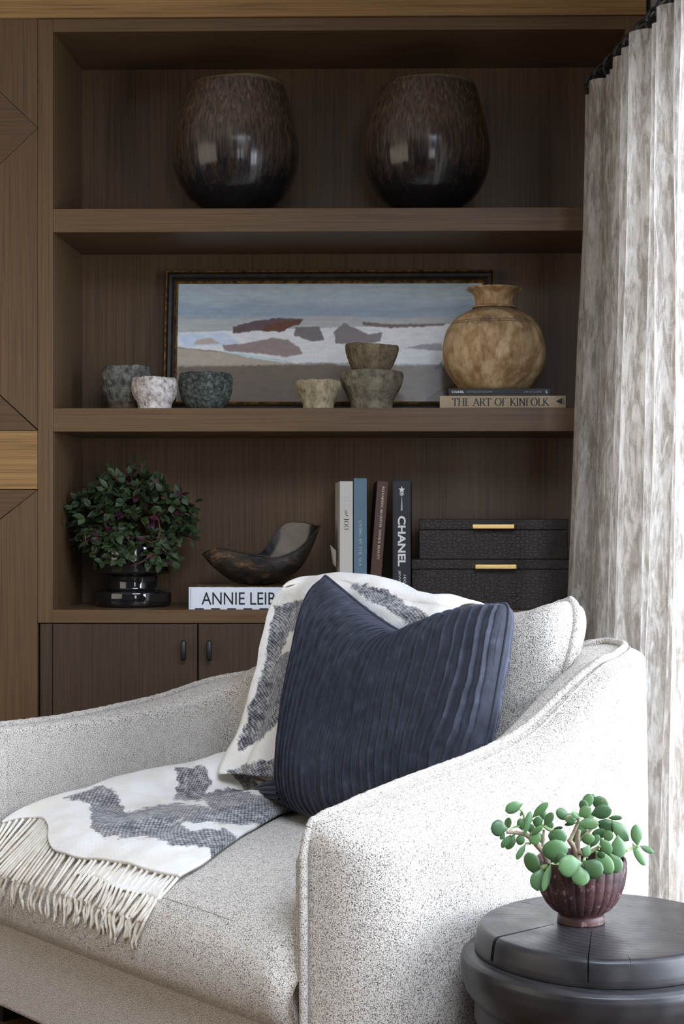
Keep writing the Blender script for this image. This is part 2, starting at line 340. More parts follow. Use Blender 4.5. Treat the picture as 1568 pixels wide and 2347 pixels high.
# ------------------------------------------------------------------ lettering
def bfont(text, bold=0.0, shear=0):
    cu = bpy.data.curves.new('t', 'FONT'); cu.body = text; cu.size = 1; cu.offset = bold; cu.shear = shear; cu.resolution_u = 4
    o = bpy.data.objects.new('t', cu); COL.objects.link(o); dg = bpy.context.evaluated_depsgraph_get()
    me = bpy.data.meshes.new_from_object(o.evaluated_get(dg)); vs = [v.co.copy() for v in me.vertices]; fs = [tuple(p.vertices) for p in me.polygons]
    bpy.data.objects.remove(o); bpy.data.curves.remove(cu); bpy.data.meshes.remove(me); return vs, fs
def arc(cx, cy, rx, ry, a0, a1, n=12): return [(cx+rx*math.cos(math.radians(lerp(a0, a1, i/n))), cy+ry*math.sin(math.radians(lerp(a0, a1, i/n)))) for i in range(n+1)]
SER = {
 'A': (.74, [[(.02, 0), (.36, 1)], [(.34, 1), (.70, 0)], [(.14, .34), (.58, .34)]], [(.02, 0), (.70, 0)]),
 'B': (.60, [[(.12, 0), (.12, 1)], [(.12, 1)]+arc(.28, .76, .22, .24, 90, -90)+[(.12, .52)], [(.12, .52)]+arc(.30, .26, .26, .26, 90, -90)+[(.12, 0)]], []),
 'C': (.70, [arc(.42, .5, .38, .5, 42, 318, 20)], []),
 'D': (.76, [[(.12, 0), (.12, 1)], [(.12, 1)]+arc(.30, .5, .42, .5, 90, -90, 18)+[(.12, 0)]], []),
 'E': (.56, [[(.12, 0), (.12, 1)], [(.12, 1), (.50, 1)], [(.12, .52), (.42, .52)], [(.12, 0), (.52, 0)]], []),
 'F': (.54, [[(.12, 0), (.12, 1)], [(.12, 1), (.50, 1)], [(.12, .52), (.42, .52)]], [(.12, 0)]),
 'G': (.76, [arc(.42, .5, .38, .5, 42, 318, 20), [(.70, .16), (.70, .42)], [(.56, .42), (.78, .42)]], []),
 'H': (.80, [[(.12, 0), (.12, 1)], [(.68, 0), (.68, 1)], [(.12, .52), (.68, .52)]], [(.12, 0), (.12, 1), (.68, 0), (.68, 1)]),
 'I': (.26, [[(.13, 0), (.13, 1)]], [(.13, 0), (.13, 1)]),
 'K': (.72, [[(.12, 0), (.12, 1)], [(.58, 1), (.14, .46)], [(.24, .58), (.68, 0)]], [(.12, 0), (.12, 1), (.58, 1), (.68, 0)]),
 'L': (.54, [[(.12, 0), (.12, 1)], [(.12, 0), (.52, 0)], [(.52, 0), (.54, .16)]], [(.12, 1)]),
 'M': (.92, [[(.12, 0), (.14, 1)], [(.14, 1), (.46, 0)], [(.46, 0), (.80, 1)], [(.80, 1), (.82, 0)]], [(.12, 0), (.82, 0)]),
 'N': (.80, [[(.12, 0), (.12, 1)], [(.12, 1), (.68, 0)], [(.68, 0), (.68, 1)]], [(.12, 0), (.68, 1)]),
 'O': (.84, [arc(.42, .5, .38, .5, 0, 360, 28)], []),
 'Q': (.84, [arc(.42, .5, .38, .5, 0, 360, 28), [(.42, .04), (.80, -.24)]], []),
 'R': (.68, [[(.12, 0), (.12, 1)], [(.12, 1)]+arc(.30, .75, .24, .25, 90, -90)+[(.12, .50)], [(.30, .50), (.66, 0)]], [(.12, 0), (.66, 0)]),
 'S': (.54, [arc(.28, .75, .20, .25, 40, 270, 14)+arc(.28, .25, .22, .25, 90, -140, 14)], []),
 'T': (.66, [[(.33, 0), (.33, 1)], [(.02, 1), (.64, 1)], [(.03, .86), (.02, 1)], [(.63, .86), (.64, 1)]], [(.33, 0)]),
 'U': (.76, [[(.12, 1), (.12, .32)]+arc(.38, .32, .26, .32, 180, 360, 12)+[(.64, 1)]], [(.12, 1), (.64, 1)]),
 'V': (.72, [[(.02, 1), (.36, 0)], [(.36, 0), (.68, 1)]], [(.02, 1), (.68, 1)]),
 'X': (.70, [[(.04, 1), (.64, 0)], [(.62, 1), (.04, 0)]], [(.04, 1), (.64, 0), (.62, 1), (.04, 0)]),
 'Y': (.68, [[(.02, 1), (.34, .48)], [(.64, 1), (.34, .48)], [(.34, .48), (.34, 0)]], [(.02, 1), (.64, 1), (.34, 0)]),
 'c': (.50, [[(x*.72, y*.66) for x, y in arc(.38, .5, .34, .5, 42, 318, 16)]], []),
 'a': (.46, [[(.36, 0), (.36, .6)], arc(.21, .30, .17, .30, 0, 360, 16)], []),
 't': (.30, [[(.14, .85), (.14, .06), (.26, 0)], [(.02, .6), (.26, .6)]], []),
 '1': (.34, [[(.17, 0), (.17, 1)], [(.04, .86), (.17, 1)]], [(.17, 0)]),
 '0': (.60, [arc(.30, .5, .26, .5, 0, 360, 24)], []),
 ':': (.24, [[(.12, .04), (.12, .16)], [(.12, .5), (.12, .62)]], []), ' ': (.34, [], []),
}
def serif(text, thick=.13, thin=.035, gap=.06, slant=0):
    vs, fs = [], []; x0 = 0
    def seg(p, q, w):
        d = Vector((q[0]-p[0], q[1]-p[1])); L = d.length
        if L < 1e-6: return
        n_ = Vector((-d.y, d.x))/L*w/2; b = len(vs); e = d/L*w*.1
        for c in ((p[0]-n_.x-e.x, p[1]-n_.y-e.y), (q[0]-n_.x+e.x, q[1]-n_.y+e.y), (q[0]+n_.x+e.x, q[1]+n_.y+e.y), (p[0]+n_.x-e.x, p[1]+n_.y-e.y)):
            vs.append(Vector((x0+c[0]+slant*c[1], c[1], 0)))
        fs.append((b, b+1, b+2, b+3))
    for ch in text:
        wd, strokes, ser = SER[ch]
        for st in strokes:
            m_ = len(st)-1
            for i in range(m_):
                p, q = st[i], st[i+1]; dx, dy = q[0]-p[0], q[1]-p[1]; L = math.hypot(dx, dy)
                if L < 1e-6: continue
                v_ = abs(dy)/L
                w = thin+(thick-thin)*(v_**2)
                if m_ == 1 and .2 < abs(dx)/L < .95: w = thick*.95 if dx*dy < 0 else thin*1.5
                seg(p, q, w)
        for sx_, sy_ in ser: seg((sx_-.11, sy_), (sx_+.11, sy_), thin)
        x0 += wd+gap
    return vs, fs
def put_text(vf, origin, xd, yd, height=None, width=None, name='spine_title', mat=None, parent=None, label=None, lift=.0006):
    vs, fs = vf; xs = [v.x for v in vs]; ys = [v.y for v in vs]; x0, x1, y0, y1 = min(xs), max(xs), min(ys), max(ys)
    xd = Vector(xd).normalized(); yd = Vector(yd).normalized(); n_ = xd.cross(yd)
    sy = height/(y1-y0); sx = width/(x1-x0) if width else sy
    V = [Vector(origin)+xd*((v.x-x0)*sx)+yd*((v.y-y0)*sy)+n_*lift for v in vs]
    o = mesh_obj(name, V, fs, mat, parent)
    if label: o['label'] = label
    return o
def slab(o, t):
    m = o.modifiers.new('s', 'SOLIDIFY'); m.thickness = t; m.offset = 0; return o

# ================================================================== STRUCTURE
def struct(name, mb, mat, parent=None, smooth_=False):
    o = mb.build(name, mat, parent, smooth_); 
    if parent is None: o['kind'] = 'structure'
    return o
struct('floor', MB().box(-4, 2.8, -7, .4, -.05, 0), FLOOR)
struct('ceiling', MB().box(-4, 2.8, -7, .4, 2.75, 2.8), CEIL)
wb = struct('wall_back', MB().box(-4, 1.0, .40, .5, 0, 2.75), PLASTER)
# right wall, slightly off square, with a tall window opening behind the curtain
WD_ = Vector((.155, -1, 0)).normalized(); WN = Vector((1, .155, 0)).normalized(); W0 = Vector((.578, .02, 0))
def wallbox(mb, a0, a1, n0, n1, z0, z1):
    vs = [W0+WD_*a+WN*b+Vector((0, 0, z)) for a in (a0, a1) for b in (n0, n1) for z in (z0, z1)]
    mb.add(vs, [(0, 1, 3, 2), (4, 6, 7, 5), (0, 4, 5, 1), (2, 3, 7, 6), (0, 2, 6, 4), (1, 5, 7, 3)])
A0, A1, Z0, Z1 = .60, 3.05, .06, 1.98
mb = MB(); wallbox(mb, -.4, A0, 0, .12, 0, 2.75); wallbox(mb, A1, 7, 0, .12, 0, 2.75); wallbox(mb, A0, A1, 0, .12, Z1, 2.75); wallbox(mb, A0, A1, 0, .12, 0, Z0)
struct('wall_right', mb, PLASTER)
WF = paint('window_frame_paint', srgb(60, 60, 62), .4)
mb = MB()
for a in (A0, A0+1.35, A1-.05): wallbox(mb, a, a+.05, .03, .09, Z0, Z1)
wallbox(mb, A0, A1, .03, .09, Z0, Z0+.06); wallbox(mb, A0, A1, .03, .09, Z1-.05, Z1)
win = struct('window_1', mb, WF)
gm = Mat('thin_pane_glass', .0); tr = gm.node('ShaderNodeBsdfTransparent'); gl = gm.node('ShaderNodeBsdfGlossy'); gl.inputs['Roughness'].default_value = 0
mx = gm.node('ShaderNodeMixShader'); mx.inputs[0].default_value = .06; gm.link(tr.outputs[0], mx.inputs[1]); gm.link(gl.outputs[0], mx.inputs[2]); gm.link(mx.outputs[0], gm.n['Material Output'].inputs['Surface'])
mb = MB(); wallbox(mb, A0+.05, A1-.05, .058, .062, Z0+.06, Z1-.05); mb.build('window_pane', gm.m, win)

# panelling left of the bookcase and the golden bands
def board(mb, poly, Y0, Y1, off=0):
    pts = [at(x, y, 0) for x, y in poly]; n_ = len(pts)
    vs = [Vector((p.x, Y0, p.z)) for p in pts]+[Vector((p.x, Y1, p.z)) for p in pts]
    fs = [tuple(range(n_)), tuple(reversed(range(n_, 2*n_)))]+[(i, i+n_, (i+1) % n_+n_, (i+1) % n_) for i in range(n_)]
    return mb.add(vs, fs)
backing = struct('wall_left', MB().box(-4, at(86, 1000, 0).x, .03, .4, 0, 2.75), BLACK)
for poly, mt in [([(-175, 40.5), (86, 40.5), (86, 292.6)], pan_v), ([(-900, 40.5), (-176, 40.5), (85.8, 293.2), (-281.5, 647.5), (-900, 1101)], pan_h),
                 ([(86, 293.8), (86, 983.6), (-280.6, 648)], pan_v), ([(86, 986.8), (-280.6, 649), (-900, 1103), (-900, 986.8)], pan_h)]:
    bevel(recalc(board(MB(), poly, 0, .03).build('veneer_panel', mt, backing)), .0008, 1)
bevel(recalc(board(MB(), [(-900, 1122), (86, 1122), (-180, 1330), (-900, 1900)], 0, .03).build('veneer_panel', pan_h, backing)), .0008, 1)
bevel(recalc(board(MB(), [(86, 1123), (86, 2347), (-900, 2347), (-900, 1902), (-178, 1332)], 0, .03).build('veneer_panel', pan_v, backing)), .0008, 1)
o = bevel(recalc(board(MB(), [(-900, 987.6), (86, 987.6), (86, 1121), (-900, 1121)], -.002, .03).build('trim_2', gold_h)), .0008, 1); o['kind'] = 'structure'
xr = at(1481, 50, 0).x; ztrim = at(700, 39, 0).z
o = bevel(MB().box(-4, xr, -.006, .35, ztrim, 2.75).build('trim_1', gold_h), .001, 1); o['kind'] = 'structure'

# ================================================================== BOOKCASE
BD = .35; XL, XR = at(121, 1000, 0).x, at(1433, 300, 0).x; XS = at(86.6, 1000, 0).x
z_rail, z1, z1b, z2, z2b, zc, zcb = 2.319, 1.861, 1.800, 1.345, 1.284, .823, .789
bc = thing('bookcase', 'dark brown oak built-in bookcase with three open bays above cupboard doors', 'bookcase', ((XL+XR)/2, .17, 0))
def part(name, mb, mat, parent, bev=.0015, **k):
    o = mb.build(name, mat, parent); bevel(o, bev, 2); return o
part('stile', MB().box(XS, XL, 0, .02, zcb, ztrim-.001), wood_v, bc)
part('stile', MB().box(XR, xr, 0, .02, 0, ztrim-.001), wood_v, bc)
part('top_rail', MB().box(XL, XR, .0005, .02, z_rail, ztrim-.001), wood_h, bc)
part('side_panel', MB().box(XL-.02, XL, .02, BD, 0, z_rail), wood_v, bc, .0005)
part('side_panel', MB().box(XR, XR+.02, .02, BD, 0, z_rail), wood_v, bc, .0005)
part('top_panel', MB().box(XL-.02, XR+.02, .02, BD, z_rail, z_rail+.02), wood_h, bc, .0005)
part('back_panel', MB().box(XL-.02, XR+.02, BD, BD+.02, 0, z_rail+.02), wood_v, bc, .0005)
part('shelf', MB().box(XL, XR, 0, BD, z1b, z1), wood_h, bc)
part('shelf', MB().box(XL, XR, 0, BD, z2b, z2), wood_h, bc)
part('counter', MB().box(XL-.0005, XR, 0, BD, zcb, zc), wood_h, bc)
part('base_stile', MB().box(at(92, 1600, 0).x, at(119.5, 1600, 0).x, .0005, .02, .08, zcb-.002), wood_dv, bc)
part('toe_kick', MB().box(XS, xr, .05, .07, 0, .08), BLACK, bc)
part('carcass', MB().box(XS, XR, .022, .04, .08, zcb), BLACK, bc, .0005)
for (a, b, hx) in ((121, 451.5, 421), (455, 786, 480), (789, 1110, 1078), (1113, 1431, 1145)):
    d = part('door', MB().box(at(a, 1600, 0).x, at(b, 1600, 0).x, 0, .02, .085, zcb-.002), wood_dv, bc)
    c = at(hx, 1490, -.02); 
    mb = MB(); mb.tube([(c.x, -.022, .746), (c.x, -.022, .742), (c.x, -.022, .698), (c.x, -.022, .694)], [.0045, .0068, .0068, .0045], 16)
    mb.tube([(c.x, 0, .735), (c.x, -.02, .735)], .003, 10); mb.tube([(c.x, 0, .705), (c.x, -.02, .705)], .003, 10)
    mb.build('handle', pull_mat, d, True)

# ================================================================== TOP SHELF VESSELS
def vessel(cx, Yc, seed, label):
    c = at(cx, 330, Yc); k = (Yc+DIST)/FPX
    zt = at(cx, 197, Yc).z; zs = z1
    T = [(.0, 0), (40, 0), (50, .006), (84, .035), (108, .056), (121, .076), (132, .099), (140, .125), (144, .155), (144.5, .19), (138, .232), (131, .262), (122, .296), (113, .328), (109, .338), (105, .342), (101, .339), (98, .322), (110, .25), (130, .17), (118, .08), (60, .03), (0, .02)]
    H_ = zt-zs; prof = smooth_prof([(a*k, zs+b/.342*H_) for a, b in T], 110)
    th = thing('ceramic_vessel', label, 'vase', (c.x, Yc, zs), group='pair of dark ceramic vessels on the top shelf')
    def fn(r, z, a):
        u = (z-zs)/H_; s = smooth(.75, 1, u)
        w = noise.noise(Vector((math.cos(a)*1.3+seed, math.sin(a)*1.3, z*3)))
        fl = .0002*math.sin(a*60+3*w)*smooth(.05, .3, u)
        return (r*(1+.012*w)+fl if r > .02 else r), z+s*(.008*math.cos(a)+.004*w)
    mb = MB().lathe(prof, c.x, Yc, 200, fn)
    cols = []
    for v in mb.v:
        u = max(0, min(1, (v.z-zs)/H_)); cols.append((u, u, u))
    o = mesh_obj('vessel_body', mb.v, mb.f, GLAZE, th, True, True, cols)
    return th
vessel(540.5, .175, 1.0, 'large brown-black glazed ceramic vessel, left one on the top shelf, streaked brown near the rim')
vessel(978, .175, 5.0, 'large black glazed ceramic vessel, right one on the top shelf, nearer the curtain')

# ================================================================== MIDDLE SHELF
# framed painting leaning on the back panel
fy0, fy1 = .285, .335
pt0 = at(383, 627, fy1); ptr = at(1133, 627, fy1); FX0, FX1 = pt0.x, ptr.x; FH = (pt0.z-z2)
tilt = math.atan2(fy1-fy0, FH); FL = math.hypot(fy1-fy0, FH)
fr = thing('framed_painting', 'wide framed abstract coastal painting leaning against the back of the middle shelf', 'painting', ((FX0+FX1)/2, fy0, z2))
ex = Vector((1, 0, 0)); ey = Vector((0, math.sin(tilt), math.cos(tilt))); en = Vector((0, -math.cos(tilt), math.sin(tilt))); FO = Vector((FX0, fy0, z2+.002))
def F(a, b, c): return FO+ex*a+ey*b+en*c
FW = FX1-FX0
m = Mat('antique_frame_black', .5, spec=.4); n = m.noise(1, 4, .6, m.coords((30, 30, 30))); m.col(m.ramp(n, [(.4, srgb(28, 24, 21)), (.7, srgb(52, 44, 36))])); m.bump(n, .3, .002); FRB = m.m
m = Mat('worn_gilding', .45, spec=.5); n = m.noise(70, 4, .7); m.col(m.ramp(n, [(.36, srgb(44, 32, 20)), (.52, srgb(122, 86, 36)), (.7, srgb(176, 132, 64))])); m.set(Metallic=.35); m.bump(n, .3, .001); GILT = m.m
def frame_ring(o0, o1, h0, h1, name, mat, prof):
    # mitred moulding between insets o0..o1, prof: list (inset 0..1, height)
    mb = MB(); P = []
    for f_, h_ in prof:
        i = lerp(o0, o1, f_); P.append([F(i, i, h_), F(FW-i, i, h_), F(FW-i, FL-i, h_), F(i, FL-i, h_)])
    vs = [p for r_ in P for p in r_]; fs = []
    for a in range(len(P)-1):
        for j in range(4): fs.append((a*4+j, a*4+(j+1) % 4, (a+1)*4+(j+1) % 4, (a+1)*4+j))
    mb.add(vs, fs); return recalc(mb.build(name, mat, fr))
frame_ring(0, .0055, 0, 0, 'gilt_edge', GILT, [(0, 0), (0, .022), (.3, .026), (.7, .026), (1, .022), (1, 0)])
frame_ring(.0055, .026, 0, 0, 'frame', FRB, [(0, 0), (0, .020), (.25, .024), (.6, .022), (.85, .014), (1, .012), (1, 0)])
frame_ring(.026, .034, 0, 0, 'inner_gilding', GILT, [(0, 0), (0, .012), (.4, .015), (.8, .011), (1, .006), (1, 0)])
# painting surface
NX, NY = 460, 180
def pip(x, y, P):
    ins = False; n_ = len(P); dmin = 1e9
    for i in range(n_):
        x0, y0 = P[i]; x1, y1 = P[(i+1) % n_]
        if (y0 > y) != (y1 > y) and x < (x1-x0)*(y-y0)/(y1-y0)+x0: ins = not ins
        dx, dy = x1-x0, y1-y0; t = max(0, min(1, ((x-x0)*dx+(y-y0)*dy)/(dx*dx+dy*dy+1e-12))); dmin = min(dmin, math.hypot(x-x0-t*dx, y-y0-t*dy))
    return dmin if ins else -dmin
def pcol(X, Y):      # X 413..1105, Y 657..925 (canvas units)
    w = lambda s, k=1.0: noise.noise(Vector((X/s*k, Y/(s*.5)*k, 3.1)))
    c = Vector(srgb(172, 188, 196)[:3])
    c = c.lerp(Vector(srgb(150, 168, 184)[:3]), smooth(690, 715, Y+14*w(90)))
    c = c.lerp(Vector(srgb(178, 184, 184)[:3]), smooth(725, 740, Y+6*w(120)))
    c *= 1+.10*noise.noise(Vector((X/160, Y/5, 0)))
    def blend(poly, col, soft=1.4, amt=1.0, jit=2.2):
        nonlocal c
        d = pip(X+jit*noise.noise(Vector((X/9, Y/9, 1))), Y+jit*noise.noise(Vector((X/9, Y/9, 7))), poly)
        if d > -soft*2: c = c.lerp(Vector(srgb(*col)[:3]), amt*smooth(-soft, soft, d))
    blend([(413, 765), (1110, 745), (1110, 838), (700, 832), (620, 838), (413, 798)], (226, 230, 232))  # bright band: reflection in the picture glass, painted into the canvas colours
    blend([(413, 770), (520, 765), (560, 790), (430, 797)], (205, 220, 240))
    blend([(413, 798), (500, 805), (640, 825), (700, 838), (700, 840), (1110, 838), (1110, 940), (413, 940)], (140, 128, 112))
    blend([(413, 800), (500, 808), (640, 828), (690, 836), (413, 842)], (178, 168, 150))
    blend([(690, 838), (760, 832), (830, 856), (870, 900), (760, 940), (420, 940), (420, 842)], (116, 104, 90), 5)
    blend([(960, 925), (1000, 895), (1060, 872), (1110, 880), (1110, 940), (960, 940)], (98, 76, 64))
    blend([(413, 838), (1110, 838), (1110, 940), (413, 940)], (106, 94, 80), 3, .45)
    blend([(538, 768), (538, 752), (580, 741), (640, 733), (698, 735), (690, 747), (660, 755), (655, 763), (600, 762), (570, 764)], (96, 78, 80), 1.5)
    blend([(605, 762), (612, 750), (650, 742), (698, 736), (688, 748), (662, 756), (655, 764)], (102, 60, 44), 1.5)
    blend([(678, 772), (680, 753), (735, 753), (745, 783), (715, 785), (700, 780)], (120, 112, 116), 1.5)
    blend([(766, 765), (790, 744), (845, 770), (878, 765), (872, 785), (830, 792), (772, 790)], (130, 122, 126), 1.5)
    blend([(832, 742), (900, 748), (1020, 746), (1015, 751), (900, 756), (834, 750)], (120, 104, 100), 1.5)
    blend([(515, 793), (560, 790), (630, 777), (665, 782), (690, 800), (697, 812), (660, 820), (600, 812), (520, 806)], (150, 134, 132), 2)
    blend([(450, 792), (455, 782), (490, 776), (508, 790)], (190, 176, 168), 2)
    blend([(505, 806), (560, 812), (640, 826), (688, 834), (650, 832), (560, 818)], (196, 224, 228), 1.2)
    blend([(930, 800), (960, 793), (1010, 790), (1015, 808), (990, 806)], (150, 152, 156), 2)
    blend([(994, 846), (1012, 828), (1016, 850)], (54, 48, 46), 2)
    blend([(540, 752), (575, 738), (640, 730), (590, 737), (556, 747)], (170, 186, 214), 2, .8)
    c *= 1+.12*noise.noise(Vector((X/26, Y/9, 4)))+.06*noise.noise(Vector((X/5, Y/5, 9)))
    return c*1.22
i0 = .034; vs = []; cs = []
for j in range(NY+1):
    for i in range(NX+1):
        a = lerp(i0, FW-i0, i/NX); b = lerp(i0, FL-i0, j/NY); p = F(a, b, .006); vs.append(p)
        px, py = lerp(413, 1103, i/NX), lerp(918, 657, j/NY); cs.append(pcol(px, py))
m = Mat('painted_canvas', .5, spec=.4); a_ = m.node('ShaderNodeAttribute', attribute_name='tint'); m.link(a_.outputs['Color'], m.b.inputs['Base Color']); m.set(Coat_Weight=.25, Coat_Roughness=.12); CANVAS = m.m
mesh_obj('canvas', vs, [(j*(NX+1)+i, j*(NX+1)+i+1, (j+1)*(NX+1)+i+1, (j+1)*(NX+1)+i) for j in range(NY) for i in range(NX)], CANVAS, fr, True, True, cs)
mb = MB(); mb.add([F(.002, .002, .0), F(FW-.002, .002, 0), F(FW-.002, FL-.002, 0), F(.002, FL-.002, 0), F(.002, .002, .004), F(FW-.002, .002, .004), F(FW-.002, FL-.002, .004), F(.002, FL-.002, .004)], [(0, 3, 2, 1), (4, 5, 6, 7), (0, 1, 5, 4), (1, 2, 6, 5), (2, 3, 7, 6), (3, 0, 4, 7)])
mb.build('backing_board', FRB, fr)

# stone bowls: rim/body table of (half width fraction, height fraction)
def bowl(px0, px1, ptop, Yc, prof, mat, label, zb=z2, seed=0, grooves=0, amp=.0016, tilt=(0, 0), wob=.02, footmat=None, footh=0, pbot=None):
    cx = (px0+px1)/2; k = (Yc+DIST)/FPX; R_ = (px1-px0)/2*k; c = at(cx, ptop, Yc)
    H_ = (c.z-zb) if pbot is None else (ptop and (pbot-ptop)*k)
    th = thing('stone_bowl', label, 'bowl', (c.x, Yc, zb), group='rough stone bowls on the middle shelf')
    outer = smooth_prof([(a*R_, b*H_) for a, b in prof], 60); t = .009
    top = outer[-1]
    inner = [(max(0, r-t), max(z, .014)) for r, z in reversed(outer) if z > .02]
    inner = [(top[0]-t*.35, H_+.001), (top[0]-t*.75, H_-.002)]+inner[2:]+[(0, .016)]
    P = [(0, 0)]+outer+inner
    Mx = Matrix.Translation((c.x, Yc, zb)) @ Matrix.Rotation(tilt[0], 4, 'Y') @ Matrix.Rotation(tilt[1], 4, 'X')
    def fn(r, z, a):
        if r < .004: return r, z
        w = noise.noise(Vector((math.cos(a)*1.2+seed, math.sin(a)*1.2+seed, z*9)))
        ch = noise.noise(Vector((math.cos(a)*R_*160+seed, math.sin(a)*R_*160, z*55)))
        g_ = amp*.42*math.sin(a*grooves+2.2*w+z*18) if grooves else 0
        zz = z+(.004*noise.noise(Vector((math.cos(a)*2+seed, math.sin(a)*2, 5))) if z > H_*.6 else 0)
        return r*(1+wob*w)+amp*1.0*ch+g_*smooth(.1, .3, z/H_), zz
    mb = MB().lathe(P, 0, 0, 160, fn); mb.v = [Mx @ v for v in mb.v]
    if footmat:
        cut = footh; f1 = [f_ for f_ in mb.f if max(mb.v[i].z for i in f_)-zb <= cut]; f2 = [f_ for f_ in mb.f if max(mb.v[i].z for i in f_)-zb > cut]
        mesh_obj('bowl_body', mb.v, f2, mat, th, True, True); o = mesh_obj('bowl_foot', mb.v, f1, footmat, th, True, True); o['label'] = 'brown worn foot of the bowl'
    else: mb.build('bowl_body', mat, th, True)
    return th
P_foot = [(.72, 0), (.72, .10), (.75, .20), (.90, .38), (.99, .60), (1.0, .80), (.95, .93), (.92, 1)]
P_wide = [(.67, 0), (.67, .12), (.69, .24), (.81, .42), (.93, .62), (1.0, .82), (.99, .93), (.95, 1)]
P_round = [(.58, 0), (.72, .10), (.88, .28), (.97, .5), (1.0, .74), (.97, .92), (.93, 1)]
ST1 = stone('chiselled_grey_stone', srgb(62, 62, 58), srgb(104, 104, 98), srgb(150, 150, 140), 55, .6)
ST1F = stone('brown_stone_foot', srgb(62, 52, 44), srgb(96, 82, 70), srgb(120, 108, 96), 55, .6)
ST2 = stone('white_flecked_stone', srgb(120, 104, 96), srgb(198, 190, 184), srgb(232, 228, 224), 80, .7)
ST3 = stone('green_black_stone', srgb(36, 40, 38), srgb(70, 76, 72), srgb(120, 126, 118), 110, .8)
ST4 = stone('sandy_stone', srgb(128, 116, 92), srgb(172, 160, 130), srgb(194, 184, 158), 50, .5)
ST5 = stone('olive_stone', srgb(88, 82, 68), srgb(124, 118, 100), srgb(150, 144, 124), 45, .6)
ST6 = stone('brown_olive_stone', srgb(84, 74, 58), srgb(118, 106, 84), srgb(142, 130, 104), 45, .6)
bowl(232, 347, 842, .165, P_foot, ST1, 'tall grooved grey stone bowl on a brown foot, leftmost on the shelf', seed=1, grooves=44, footmat=ST1F, footh=.028)
bowl(302, 407, 867, .06, P_foot, ST2, 'small white pitted stone bowl in front of the tall grey bowl', seed=2, amp=.0010)
bowl(410, 533, 857, .09, P_round, ST3, 'dark green-grey granite bowl without a foot, in front of the picture frame corner', seed=3, amp=.0018)
bowl(677, 783, 874, .09, P_wide, ST4, 'small sandy beige stone bowl left of the stacked bowls', seed=4, grooves=38, amp=.0012)
bowl(780, 924, 852, .12, P_wide, ST5, 'large olive grey stone bowl at the bottom of the stack', seed=5, grooves=48, amp=.0014)
kk = (.12+DIST)/FPX; zt5 = at(852, 852, .12).z
bowl(789, 911, 789, .12, [(.66, 0), (.74, .12), (.86, .38), (.96, .66), (1.0, .88), (.98, 1)], ST6, 'brown stone bowl sitting tilted on top of the olive bowl', zb=zt5-.002, seed=6, grooves=40, tilt=(math.radians(2.5), math.radians(2)), pbot=851)

# books under the wooden jar
def lying_book(name, label, x0, x1, y0, depth, zb, zt, cover, group=None, over=.003, rot=0):
    th = thing('book', label, 'book', ((x0+x1)/2, y0, zb), rot, group)
    t = .0028
    mb = MB(); X0, X1 = x0-(x0+x1)/2, x1-(x0+x1)/2; h = zt-zb
    mb.box(X0, X1, 0, depth, 0, t); mb.box(X0, X1, 0, depth, h-t, h); mb.box(X0, X1, 0, t, t*.5, h-t*.5)
    o = mb.build('cover', cover, th, world=False); bevel(o, .0008, 2)
    o2 = MB().box(X0+over, X1-over, t, depth-over, t, h-t).build('pages', PAGES, th, world=False)
    return th
m = paint('tan_cloth', srgb(176, 158, 132), .8, .5)
TAN = m; DK = paint('dark_navy_cover', srgb(26, 29, 34), .5)
k0 = at(1008, 907, .02); k1 = at(1297, 934, .02); zk = at(1150, 907, .02).z
bk = lying_book('book', 'tan cloth book with black serif title lying under the wooden jar, bottom of two', k0.x, k1.x, .02, .24, z2, zk, TAN, 'books under the wooden jar')
hk = zk-z2
def spine_text(vf, pxa, pxb, pya, pyb, Y, mat, parent, **kw):
    a = at(pxa, pyb, Y); b = at(pxb, pya, Y)
    return put_text(vf, a, (1, 0, 0), (0, 0, 1), height=b.z-a.z, width=b.x-a.x, mat=mat, parent=parent, **kw)
spine_text(serif('THE ART OF KINFOLK', .15, .06, .07), 1036, 1259, 912, 931, .02, INK, bk, name='spine_title')
tri = [at(1274, 919.5, .0194), at(1289, 912, .0194), at(1289, 927.5, .0194)]
slab(mesh_obj('spine_emblem', tri, [(0, 2, 1)], INK, bk), .0002)
mb = MB()
for i in range(7):
    a = at(1291, 912+i*2.3, .0194); b = at(1293.5, 913.3+i*2.3, .0194); mb.add([a, Vector((b.x, a.y, a.z)), b, Vector((a.x, a.y, b.z))], [(0, 1, 2, 3)])
mb.build('spine_small_print', INK, bk)
c0 = at(1028, 890, .03); c1 = at(1262, 890, .03)
bk2 = lying_book('book', 'thin black book with small white title lying directly under the wooden jar', c0.x, c1.x, .03, .21, zk, at(1150, 890, .03).z, DK, 'books under the wooden jar')
spine_text(bfont('CHANEL', .02), 1035, 1064, 895.5, 901, .03, WHITEINK, bk2)
spine_text(bfont('COUTURE AND INDUSTRY'), 1069, 1129, 896, 900.5, .03, DIMINK, bk2, name='spine_subtitle')
spine_text(bfont('AMY DE LA HAYE'), 1201, 1241, 896, 900.5, .03, DIMINK, bk2, name='spine_author')
spine_text(bfont('V&'), 1250, 1255, 894, 902, .03, WHITEINK, bk2, name='spine_emblem')
